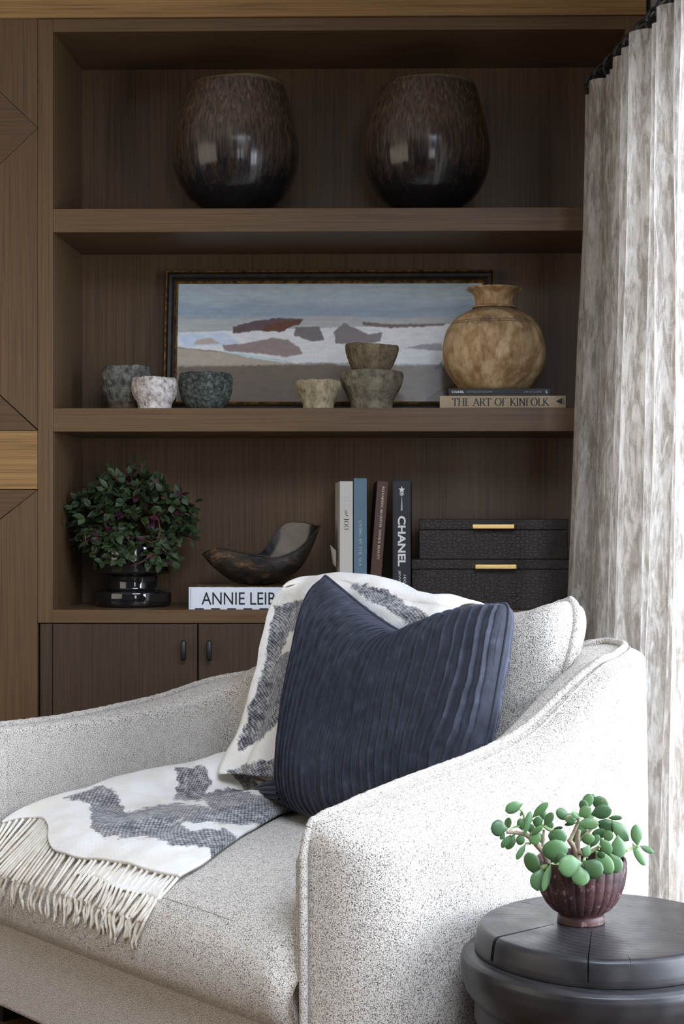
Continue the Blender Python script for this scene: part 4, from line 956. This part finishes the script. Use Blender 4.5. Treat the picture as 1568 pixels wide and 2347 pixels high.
def pillow(side, NU, NV):
    def f(u, v):
        if side > 0: uu = u-.0*v; vv = v
        else: uu, vv = u, v
        p = coons(PL, PR, PB, PTop, uu, vv)
        e = (1-abs(2*u-1)**3.2)*(1-abs(2*v-1)**3.2); e = max(e, 0)**.62
        dent = 1-.30*math.exp(-((u-.52)/.16)**2)*smooth(.62, 1, v)
        bulge = .082*e*dent
        # pleats: soft ridges that run bottom to top
        ph = u*NPL+.75*noise.noise(Vector((u*4, v*1.6, 2)))+.12*noise.noise(Vector((u*24, v*16, 8)))+.18*math.sin(v*9+u*14)*smooth(.55, 1, u)
        fr_ = ph-math.floor(ph); rid = (.8+.5*noise.noise(Vector((math.floor(ph)*3.1, v*2, 0))))*math.exp(-((fr_-.84)/.075)**2)+.45*fr_**1.5-.45*smooth(.88, 1, fr_)-.3*math.exp(-(fr_/.12)**2)
        amp = .0068*smooth(0, .02, min(u, 1-u))*(1+.5*smooth(.7, 1, u))
        wr = .004*noise.noise(Vector((u*4, v*6, 1)))*e+.0035*math.sin(v*46+6*noise.noise(Vector((u*8, v*4, 0))))*smooth(.75, .95, u)*smooth(.30, .12, v)
        return p+pnn*side*(bulge+amp*rid*(.4+.6*min(1, e*1.5))+wr)
    return f
mb = MB().grid(pillow(1, 0, 0), 660, 130); nf = len(mb.f); mb.grid(pillow(-1, 0, 0), 260, 60)
o = mb.build('pillow_cover', VELVET, pw, True)
# tucked lower back corner
def corner(u, v):
    a0_ = pp(655, 1825)+CV*.035; tip = CM @ hitT(584, 1812, .475)
    a = math.pi*2*u; r = .062*(1-v)**.55; c_ = a0_.lerp(tip, v)
    rid = 1+.11*math.sin(a*18+2*v)
    return c_+Vector((0, 0, .012*(1-v)))+CV*(math.cos(a)*r*.9*rid)+Vector((0, 0, math.sin(a)*r*.55*rid))
MB().grid(corner, 140, 24, True).build('pillow_corner', VELVET, pw, True)
ed = [coons(PL, PR, PB, PTop, u, v) for u, v in [(0, i/40) for i in range(41)]+[(i/60, 1) for i in range(1, 61)]+[(1, 1-i/40) for i in range(1, 41)]]
mb = MB(); mb.tube(ed, .0035, 6); mb.build('seam', VELVET, pw, True)

# ================================================================== THROW BLANKET
tb = thing('throw_blanket', 'cream wool throw with charcoal plaid patches and long fringe draped over the armchair', 'blanket', cw(-.75, .3, .44), -ANG)
GREY = [
 [(630, 1390), (712, 1372), (692, 1430), (662, 1462), (640, 1530), (600, 1560), (616, 1470)],
 [(606, 1535), (650, 1500), (700, 1490), (684, 1560), (650, 1640), (600, 1700), (548, 1722), (566, 1660)],
 [(800, 1338), (880, 1352), (935, 1392), (985, 1415), (960, 1440), (900, 1405), (840, 1372)],
 [(526, 1768), (660, 1728), (660, 1792), (560, 1815), (540, 1790)],
 [(403, 1768), (470, 1764), (482, 1798), (458, 1842), (398, 1840), (407, 1800)],
 [(150, 1836), (235, 1808), (262, 1822), (285, 1868), (300, 1890), (240, 1930), (212, 1900), (206, 1850)],
 [(215, 1860), (290, 1868), (400, 1850), (500, 1858), (560, 1885), (640, 1885), (600, 1897), (480, 1893), (410, 1890), (440, 1912), (520, 1908), (542, 1925), (498, 1980), (478, 1950), (400, 1943), (350, 1927), (250, 1925), (220, 1900)],
 [(460, 1828), (520, 1812), (600, 1832), (670, 1858), (676, 1884), (625, 1903), (600, 1885), (500, 1888), (478, 1850)],
]
def tint_of(pw_):
    x, y = proj(pw_); d = max(pip(x, y, P_) for P_ in GREY); return smooth(-15, 13, d+7*noise.noise(pw_*45))
def tb_mesh(name, fn, nu, nv, th_=.006, uv=(1, 1)):
    mb = MB(); mb.grid(fn, nu, nv); cols = []
    for j in range(nv+1):
        for i in range(nu+1):
            p = mb.v[j*(nu+1)+i]; cols.append((tint_of(p), i/nu*uv[0], j/nv*uv[1]))
    o = mesh_obj(name, mb.v, mb.f, WOOL, tb, True, True, cols)
    m_ = o.modifiers.new('t', 'SOLIDIFY'); m_.thickness = th_; m_.offset = 1; return o
# (a) spread over the seat: rows from front to back of (s, t, lift above seat)
rows = [
 [(-1.005, .010, .040), (-.95, .062, .030), (-.88, .045, .026), (-.80, .004, .018), (-.70, -.008, .016), (-.60, .004, .014), (-.48, .012, .014), (-.385, .022, .010)],
 [(-1.008, .085, .044), (-.95, .12, .036), (-.87, .11, .030), (-.80, .075, .026), (-.70, .06, .020), (-.60, .07, .018), (-.50, .075, .018), (-.400, .085, .008)],
 [(-1.008, .17, .045), (-.95, .19, .046), (-.87, .19, .020), (-.79, .17, .014), (-.70, .15, .026), (-.62, .15, .014), (-.53, .15, .020), (-.440, .16, .006)],
 [(-1.005, .27, .055), (-.95, .28, .050), (-.87, .28, .022), (-.79, .26, .010), (-.72, .25, .020), (-.64, .25, .026), (-.57, .25, .022), (-.495, .25, .006)],
 [(-1.000, .38, .062), (-.95, .38, .058), (-.88, .38, .030), (-.82, .36, .008), (-.74, .35, .022), (-.67, .35, .034), (-.61, .35, .026), (-.550, .36, .006)],
 [(-1.000, .48, .066), (-.95, .47, .072), (-.90, .46, .048), (-.84, .45, .010), (-.77, .44, .018), (-.70, .44, .034), (-.65, .44, .026), (-.600, .46, .006)],
 [(-.995, .56, .066), (-.96, .54, .086), (-.91, .53, .072), (-.86, .52, .020), (-.79, .51, .008), (-.73, .51, .022), (-.68, .52, .020), (-.62, .53, .006)],
 [(-.990, .60, .060), (-.96, .58, .090), (-.92, .57, .086), (-.87, .56, .040), (-.81, .56, .006), (-.75, .56, .010), (-.70, .56, .010), (-.64, .56, .004)],
]
ROWV = [[Vector(p) for p in r_] for r_ in rows]
def spread(u, v):
    cols_ = [cr(r_, u) for r_ in ROWV]; q = cr(cols_, v); t = q.y
    z = seat_z(max(SX0, min(SX1, q.x)), max(t, -.02))
    w = .0035*noise.noise(Vector((q.x*16, t*16, 0)))*min(1, q.z/.01)
    return cw(q.x, t, z+q.z+w)
tb_mesh('blanket_body', spread, 120, 130, .007, (.62, .60))
# raised edge at the left arm side is the fold; lower second layer with its own fringe
def layer2(u, v):
    s = lerp(-.66, lerp(-.48, -.385, v), u); t = lerp(.12, -.028+.006*math.sin(u*9), v)
    z = seat_z(s, max(t, -.02)); return cw(s, t, z+.006)
tb_mesh('under_layer', layer2, 50, 20, .004, (.3, .12))
# (b) the length hanging over the cushion and down beside the pillow
def fp(px, py, t0, z0=.44, sl=.12): return hitT(px, py, t0, sl, 0, z0)
Lc = [(541, 1772), (556, 1715), (574, 1655), (592, 1590), (606, 1530), (618, 1470), (630, 1415), (642, 1378), (660, 1350)]
Lw = [fp(x, y, .520) for x, y in Lc]
Tc = [(660, 1350), (700, 1341), (745, 1336), (800, 1338), (850, 1349), (900, 1371), (950, 1383), (1000, 1388), (1044, 1402)]
Tw = [fp(x, y, .545) for x, y in Tc]; Tw[0] = Lw[-1]
Rw = [fp(x, y, .520) for x, y in [(720, 1800), (745, 1720), (780, 1640), (830, 1580), (880, 1540), (930, 1500), (980, 1460), (1020, 1425), (1044, 1402)]]; Rw[-1] = Tw[-1]
Bw = [Lw[0].lerp(Rw[0], i/6) for i in range(7)]
def hang(u, v):
    p = coons(Lw, Rw, Bw, Tw, u, v)
    low = 1-v
    fold = .016*math.sin(u*17+v*3)*smooth(0, .12, u)*(.3+.7*low)+.007*noise.noise(Vector((u*6, v*7, 3)))
    bul = .02*math.sin(math.pi*v)**.7
    dn = smooth(.25, 0, v); 
    fe = smooth(1.0, .9, u)*.8+.2
    q = p+Vector((0, -1, .12))*(fold+bul*.5+.012)*fe+Vector((0, -.03*dn, .012*dn*math.sin(math.pi*u)))
    return CM @ q
tb_mesh('hanging_length', hang, 110, 110, .006, (.5, .75))
def over(u, v):      # over the top of the cushion and down behind
    fe = smooth(1.0, .9, u)*.8+.2; p = cr(Tw, u)+Vector((0, -1, .12))*.012*fe; a = v
    path = [Vector((0, 0, 0)), Vector((0, .02, .012)), Vector((0, .06, .012)), Vector((0, .11, -.006)), Vector((0, .135, -.05)), Vector((0, .14, -.11))]
    if v == 0: p = p+Vector((0, -1, .12))*fe*(.016*math.sin(u*17+3)*smooth(0, .12, u)*.3+.007*noise.noise(Vector((u*6, 7, 3))))
    q = cr(path, v); return CM @ (p+q+Vector((0, 0, .004*noise.noise(Vector((u*9, v*4, 0))))))
tb_mesh('rear_drop', over, 80, 24, .006, (.5, .2))
# tassels
def surf_down(s, t, dist):     # walk forward over the seat front
    v = .52
    lo, hi = .36, 1.0
    for _ in range(24):
        mid = (lo+hi)/2
        if seat_pt(s, mid).y < t and mid > .52: lo = mid
        else: hi = mid
    v = max(lo, .5); p = seat_pt(s, v); acc = 0; step = .004
    while acc < dist and v > .30:
        q = seat_pt(s, v-step); acc += (q-p).length; p = q; v -= step
    return p
rt = random.Random(5)
def tassel(root, s, t, L, lean, lift):
    pts = []; n_ = 9; ph = rt.uniform(0, 6); wv_ = rt.uniform(.002, .006)
    for i in range(n_):
        f_ = i/(n_-1); s_ = s+lean*f_+wv_*math.sin(f_*6+ph)
        q = surf_down(max(SX0, min(SX1, s_)), t, L*f_+.002); out_ = Vector((0, -.6, .5)).normalized()
        p = q+out_*(.005+lift*(1-f_)**1.5+.003*math.sin(f_*5+ph)**2); pts.append(CM @ p)
    pts[0] = CM @ (CM.inverted() @ root)
    mb = MB(); dense = [cr(pts, i/18) for i in range(19)]
    mb.tube(dense, [.0034-.0006*abs(math.sin(i*1.1)) if i < 15 else .0032-.0006*(i-14) for i in range(19)], 7)
    mb.build('tassel', YARN, tb, True)
NT = 42
for i in range(NT):
    u = (i+.5+rt.uniform(-.2, .2))/NT; r0_ = spread(u, 0); q = CM.inverted() @ r0_
    tassel(r0_, q.x, q.y, rt.uniform(.052, .076), rt.uniform(-.034, -.004), .006)
for i in range(20):
    u = (i+.5+rt.uniform(-.2, .2))/20; r0_ = layer2(u, 1); q = CM.inverted() @ r0_
    tassel(r0_, q.x, q.y, rt.uniform(.046, .062), rt.uniform(-.03, -.004), .003)

# ================================================================== CURTAIN, ROD
C0 = Vector((.4225, -.15, 0)); CD = Vector((.155, -1, 0)).normalized(); CN = Vector((-1, -.155, 0)).normalized()
ZT = 2.09; LENC = .92
ct = thing('curtain', 'beige and white streaked linen curtain with pinch pleats hanging at the right wall', 'curtain', (C0.x+CD.x*.7, C0.y+CD.y*.7, 0))
# pleat rhythm at the heading: widths of flat faces and narrow returns (metres along the rod)
knots = [0]; seq = [.045, .03, .035, .075, .04, .045, .035, .07, .07, .03, .09, .05, .04, .08, .06, .04, .09, .06, .05, .09, .06, .05, .09, .07, .05, .09]
for q in seq: knots.append(knots[-1]+q)
def fold_off(w, zf):
    # smooth folds: each knot interval is one lobe
    for i in range(len(knots)-1):
        if w <= knots[i+1]:
            f_ = (w-knots[i])/(knots[i+1]-knots[i]); wdt = knots[i+1]-knots[i]
            saw = f_**.8
            lobe = math.sin(math.pi*f_)**.8
            return wdt*(.62*lobe*(.8+.2*zf)+.42*saw)-.0
    return 0
NCW, NCH = 620, 130
def curt(u, v):
    w = u*LENC; z = ZT*(1-v)+.01; zf = v
    wob = .012*noise.noise(Vector((w*7, z*1.1, 0)))*smooth(0, .3, v)+.02*noise.noise(Vector((w*2.5, z*.7, 4)))*v
    ww = w+(.02*noise.noise(Vector((w*6, z*.8, 9)))*smooth(.03, .4, v))
    off = fold_off(max(0, min(LENC, ww)), min(1, v*3))
    bulge = .10*v*v*smooth(1.2, .0, u)
    return C0+CD*w+CN*(off+wob+bulge)+Vector((0, 0, z))
mb = MB().grid(curt, NCW, NCH); o = mb.build('fabric', LINEN, ct, True)
mb = MB().grid(lambda u, v: curt(u, v*.006)+CN*.0012, NCW, 2); 
rod = thing('curtain_rod', 'black iron curtain rod with rings above the linen curtain', 'curtain rod', (C0.x, C0.y, ZT+.045))
RZ = ZT+.050; RB = C0-CN*.0
MB().tube([RB-CD*.02+Vector((0, 0, RZ)), RB+CD*1.9+Vector((0, 0, RZ))], .013, 20).build('pole', black_metal, rod, True)
MB().tube([RB-CD*.045+Vector((0, 0, RZ)), RB-CD*.04+Vector((0, 0, RZ)), RB-CD*.02+Vector((0, 0, RZ))], [.012, .020, .020], 20).build('finial', black_metal, rod, True)
w = .02
for i in range(16):
    c_ = RB+CD*(w)+Vector((0, 0, RZ-.012)); mb = MB(); a_ax = (CD*.35+CN).normalized() if False else CN
    mb.tube([c_+(a_ax*math.cos(a)+Vector((0, 0, math.sin(a))))*.030+CD*.006*math.sin(a) for a in [math.tau*j/28 for j in range(29)]], .0042, 8); mb.build('ring', black_metal, rod, True); w += .088 if i % 3 else .075

# ================================================================== STOOL
SZ = .43; SC_ = Vector((.285, -1.585, 0))
stl = thing('stool', 'round black turned-wood drum stool with a cracked top', 'stool', (SC_.x, SC_.y, 0))
SPF = [(0, SZ-.04), (0, SZ), (.05, SZ), (.10, SZ), (.15, SZ), (.192, SZ), (.1975, SZ-.001), (.2015, SZ-.005), (.204, SZ-.013), (.207, SZ-.028), (.2075, SZ-.036), (.207, SZ-.040)]
def wobr(r, z, a): return (r*(1+.012*math.sin(2*a+.6)+.006*math.sin(3*a+1)) if r > .01 else r), z-(.0015*math.sin(a*3)*(r/.2)**2)
def dl(P, n=3):
    o_ = []
    for (r0, za), (r1, zb_) in zip(P, P[1:]): o_ += [(lerp(r0, r1, i/n), lerp(za, zb_, i/n)) for i in range(n)]
    return o_+[P[-1]]
topm = MB().lathe(dl(SPF[1:]+[(0, SZ-.040)]), SC_.x, SC_.y, 160, wobr); to = recalc(topm.build('stool_top', EBONY, stl, False))
cut = MB()
def wedge(p_in, p_out, w_in, w_out, ztop_, zbot_):
    a = Vector((p_in[0], p_in[1], 0)); b = Vector((p_out[0], p_out[1], 0)); d_ = (b-a).normalized(); n_ = Vector((-d_.y, d_.x, 0))
    vs = [q+n_*s_*w_/2+Vector((0, 0, z_)) for q, w_ in ((a, w_in), (b, w_out)) for s_ in (-1, 1) for z_ in (zbot_, ztop_)]
    cut.add(vs, [(0, 1, 3, 2), (4, 6, 7, 5), (0, 4, 5, 1), (2, 3, 7, 6), (0, 2, 6, 4), (1, 5, 7, 3)])
def tp(px, py): q = hit(px, py, (0, 0, SZ), (0, 0, 1)); return (q.x, q.y)
def ext(a, b, k): return (b[0]+(b[0]-a[0])*k, b[1]+(b[1]-a[1])*k)
a_, b_ = tp(1270, 2118), tp(1152, 2147); wedge(a_, ext(a_, b_, .25), .001, .0085, SZ+.01, SZ-.034)
a_, b_ = tp(1356, 2133), tp(1348, 2197); wedge(a_, ext(a_, b_, .3), .0008, .0022, SZ+.01, SZ-.034)
for (x0, y0, x1, y1, w_) in ((1262, 2097, 1135, 2094, .0009), (1248, 2083, 1130, 2072, .0008), (1248, 2076, 1196, 2067, .0014), (1452, 2076, 1438, 2077, .0016), (1510, 2130, 1568, 2143, .0006), (1437, 2185, 1446, 2199, .0006)):
    wedge(tp(x0, y0), tp(x1, y1), .0003, w_, SZ+.01, SZ-.006)
co = recalc(cut.build('cutter', None, None))
bm_ = to.modifiers.new('b', 'BOOLEAN'); bm_.operation = 'DIFFERENCE'; bm_.object = co; bm_.solver = 'EXACT'
co.parent = None; bpy.context.view_layer.update()
iv = ROOTM[stl.name]
dg = bpy.context.evaluated_depsgraph_get(); me2 = bpy.data.meshes.new_from_object(to.evaluated_get(dg)); to.modifiers.clear(); to.data = me2
bpy.data.objects.remove(co)
bevel(to, .0012, 2, 35)
BP = [(0, SZ-.041), (.212, SZ-.041), (.2215, SZ-.0425), (.2275, SZ-.048), (.2295, SZ-.056), (.2285, SZ-.075), (.222, SZ-.098), (.212, SZ-.113), (.205, SZ-.119), (.2045, SZ-.124), (.2075, SZ-.130), (.208, SZ-.145), (.203, SZ-.158), (.202, SZ-.164), (.206, SZ-.172), (.207, SZ-.20), (.20, SZ-.24), (.185, SZ-.27), (.185, SZ-.30), (.21, SZ-.36), (.21, .02), (.205, 0), (0, 0)]
MB().lathe(dl(BP, 4), SC_.x, SC_.y, 128, wobr).build('stool_body', EBONY, stl, True)

# ================================================================== JADE PLANT
PC = Vector((.2445, -1.578, SZ))
jp = thing('potted_succulent', 'small jade plant with round green leaves in a fluted oxblood bowl on the black stool', 'plant', PC)
kp = (PC.y+DIST)/FPX
PF = [(0, 0), (.036, 0), (.0375, .001), (.037, .008), (.0355, .0135), (.0375, .0165), (.046, .022), (.055, .032), (.063, .046), (.0685, .062), (.071, .080), (.0712, .094), (.0705, .100), (.069, .1012), (.0675, .100), (.067, .09), (.064, .07), (.05, .04), (0, .03)]
PFs = dl(PF, 4)
def flute(r, z, a):
    f_ = smooth(.016, .028, z)*smooth(.101, .093, z)
    return (r+(.0016*abs(math.sin(a*14))**.6-.001)*f_*(1 if r > .03 else 0)), SZ+z
MB().lathe(PFs, PC.x, PC.y, 336, flute).build('pot', POT, jp, True)
MB().lathe([(0, .087), (.03, .088), (.066, .085), (.066, .08), (0, .08)], PC.x, PC.y, 60, lambda r, z, a: (r, SZ+z+.004*noise.noise(Vector((math.cos(a)*r*80, math.sin(a)*r*80, 0))))).build('soil', SOIL, jp, True)
lf = MB(); rj = random.Random(3)
def jade(px, py, L, Wd, ang, dep=0, face=.0, roll=.0, tint=.5):
    # px,py centre; L, Wd in px; ang = direction of the tip (deg, image, 0=right, 90=up); face: how far tip leans to camera; roll: turn of the blade about its axis
    c = hit(px, py, PC+Vector((0, dep, 0)), (0, 1, 0)); k = (PC.y+dep+DIST)/FPX
    a = math.radians(ang); d = Vector((math.cos(a), 0, math.sin(a))); nrm = Vector((0, -1, 0)); side = d.cross(nrm)
    d = (d*math.cos(face)+nrm*math.sin(face)); n2 = d.cross(side).normalized(); 
    if n2.y > 0: n2 = -n2
    s2 = (side*math.cos(roll)+n2*math.sin(roll)).normalized(); n3 = d.cross(s2).normalized()
    L *= k; Wd *= k; L = L/max(.5, math.cos(face)); Wd = Wd/max(.45, abs(math.cos(roll)))
    def g(u, v):
        t_ = v; ww = (math.sin(math.pi*min(1, t_**1.22))**.52)*(.5+.5*smooth(0, .35, t_)) if 0 < t_ < 1 else (.06 if t_ == 0 else 0)
        th_ = .10*ww*Wd; an = 2*math.pi*u
        cup = .16*Wd*(math.cos(an)**2)*ww; curl = .10*L*(t_-.5)**2
        return c+d*(L*(t_-.5))+s2*(math.cos(an)*ww*Wd/2)+n3*(math.sin(an)*th_)+n3*(cup*.5+curl)
    lf.grid(g, 16, 12, True, (tint, tint, tint))
J = [ # from the photo, in crop pixels /3.733
 (258, 190, 145, 90, 200, -.01, .2, .3), (322, 235, 60, 22, 250, 0, 0, .6), (130, 368, 130, 118, 175, -.02, .1, .1), (200, 330, 100, 52, 75, .01, 0, .3), (190, 480, 120, 55, 235, -.01, .1, .5),
 (225, 480, 130, 70, 240, .01, .1, .4), (318, 335, 100, 62, 100, 0, .2, .2), (372, 330, 200, 56, 75, -.02, 0, .5), (312, 460, 90, 66, 250, .01, .2, .2), (318, 570, 135, 52, 240, -.01, .1, .5),
 (460, 320, 100, 72, 85, -.01, .3, .2), (480, 215, 170, 66, 45, 0, .1, .4), (548, 290, 120, 60, 55, -.01, .1, .4), (505, 250, 90, 60, 100, .02, 0, .2), (452, 390, 110, 50, 40, -.02, .2, .4),
 (432, 440, 120, 90, 262, -.015, .2, .2), (492, 450, 80, 50, 290, .01, .2, .3), (560, 345, 70, 60, 80, .02, 0, .2), (630, 370, 80, 32, 10, .01, 0, .6), (628, 452, 140, 136, 85, -.035, .15, .05),
 (610, 570, 190, 190, 92, -.03, .2, .05), (665, 620, 110, 80, 300, -.0, .3, .3), (410, 675, 190, 110, 110, -.045, .1, .25), (475, 805, 170, 135, 255, -.05, .2, .15), (540, 790, 210, 66, 255, -.035, .1, .6),
 (740, 690, 185, 165, 190, -.055, .25, .05), (825, 775, 140, 134, 275, -.06, .3, .05), (925, 710, 165, 145, 325, -.05, .3, .1), (1022, 660, 200, 120, 305, -.06, .2, .15), (1110, 665, 150, 120, 290, -.04, .2, .2),
 (675, 250, 125, 78, 140, 0, .1, .3), (745, 285, 100, 76, 170, -.01, .2, .2), (742, 330, 100, 34, 190, 0, .1, .5), (788, 258, 90, 40, 140, -.02, .2, .4), (858, 230, 118, 84, 35, -.02, .15, .2),
 (850, 180, 100, 66, 100, .0, .1, .3), (880, 140, 130, 78, 60, .02, 0, .3), (985, 150, 150, 100, 330, .02, .1, .2), (1000, 232, 160, 110, 15, -.01, .2, .15), (1120, 280, 110, 42, 0, .02, 0, .4), (905, 270, 60, 90, 100, .02, .2, .2),
 (888, 328, 160, 84, 0, -.03, .2, .15), (830, 390, 140, 95, 230, .01, .1, .2), (1040, 345, 150, 100, 340, .01, .2, .1), (1165, 385, 200, 92, 310, .0, .1, .35), (975, 420, 130, 80, 20, .01, .2, .2), (1058, 440, 100, 74, 70, .0, .2, .2),
 (890, 468, 100, 96, 100, -.02, .3, .1), (945, 480, 120, 66, 60, -.01, .2, .3), (882, 560, 90, 72, 250, -.03, .2, .2), (1035, 525, 140, 92, 300, -.03, .15, .2), (1152, 525, 170, 110, 275, -.03, .1, .1),
 (1308, 428, 170, 90, 95, -.01, .1, .25), (1325, 590, 190, 66, 300, -.01, .1, .35), (1390, 545, 115, 44, 335, 0, .1, .4), (770, 460, 60, 70, 90, .02, .2, .2), (1000, 600, 60, 60, 90, .0, .3, .3), (160, 435, 60, 40, 230, .02, .2, .3), (400, 375, 80, 60, 90, .02, .2, .2), (935, 100, 50, 40, 110, .03, 0, .3)]
for (x, y, L, Wd, a_, dp, fc, rl) in J:
    if y > 560 and 480 < x < 1200:
        dx_ = (x-831)/3.733*kp; dp = min(dp, -math.sqrt(max(.0765**2-dx_**2, .0001))-.003)
    jade(1110+x/3.733, 1800+y/3.733, L/3.733*1.16, Wd/3.733*1.18, a_, dp, fc, rl*(1 if rj.random() < .6 else -1), rj.random())
lf.build('foliage', JADE, jp, True, colors=True)
def stem_px(pts, r0, r1, tw=None):
    P_ = [hit(1110+x/3.733, 1800+y/3.733, PC+Vector((0, dp, 0)), (0, 1, 0)) for x, y, dp in pts]; n_ = len(P_)*5
    MB().tube([cr(P_, i/n_) for i in range(n_+1)], [lerp(r0, r1, i/n_) for i in range(n_+1)], 9).build('twig' if tw else 'stem', TWIG if tw else STEM, jp, True)
stem_px([(540, 660, .0), (520, 590, -.005), (450, 510, -.01), (370, 430, -.01), (300, 408, -.012), (190, 400, -.015)], .0058, .0024)
stem_px([(800, 690, .0), (800, 560, 0), (800, 450, 0), (810, 380, 0)], .0052, .0035); stem_px([(790, 600, .0), (760, 520, -.004), (725, 465, -.008)], .0046, .0040)
stem_px([(730, 480, -.008), (775, 380, -.008), (812, 290, -.008)], .0034, .0022); stem_px([(800, 570, 0), (850, 590, -.01), (880, 620, -.02)], .0042, .0022)
stem_px([(500, 560, 0), (505, 470, .0), (510, 380, 0)], .0032, .002); stem_px([(800, 480, .005), (900, 390, .008), (960, 300, .005)], .0034, .0022)
tw_ = True
stem_px([(350, 300, 0), (330, 230, 0), (300, 200, -.005)], .0024, .0016, tw_); stem_px([(590, 390, -.005), (540, 370, -.005), (505, 345, -.005), (400, 290, 0)], .0032, .002, tw_)
stem_px([(300, 350, 0), (250, 360, 0), (215, 395, -.01)], .0016, .0013, tw_); stem_px([(890, 580, -.02), (960, 540, -.025), (990, 520, -.03)], .0034, .0022, tw_)
stem_px([(490, 710, -.045), (560, 690, -.04), (600, 680, -.035), (660, 685, -.035)], .0046, .0036, tw_); stem_px([(860, 700, -.045), (855, 640, -.03), (880, 560, -.02)], .003, .002, tw_)
stem_px([(1210, 560, -.02), (1250, 545, -.01), (1320, 520, -.01)], .0026, .0018, tw_); stem_px([(1100, 560, -.01), (1160, 560, -.015), (1215, 558, -.02)], .0026, .0022, tw_); stem_px([(400, 500, -.01), (360, 495, -.01), (350, 510, -.01)], .002, .0014, tw_)
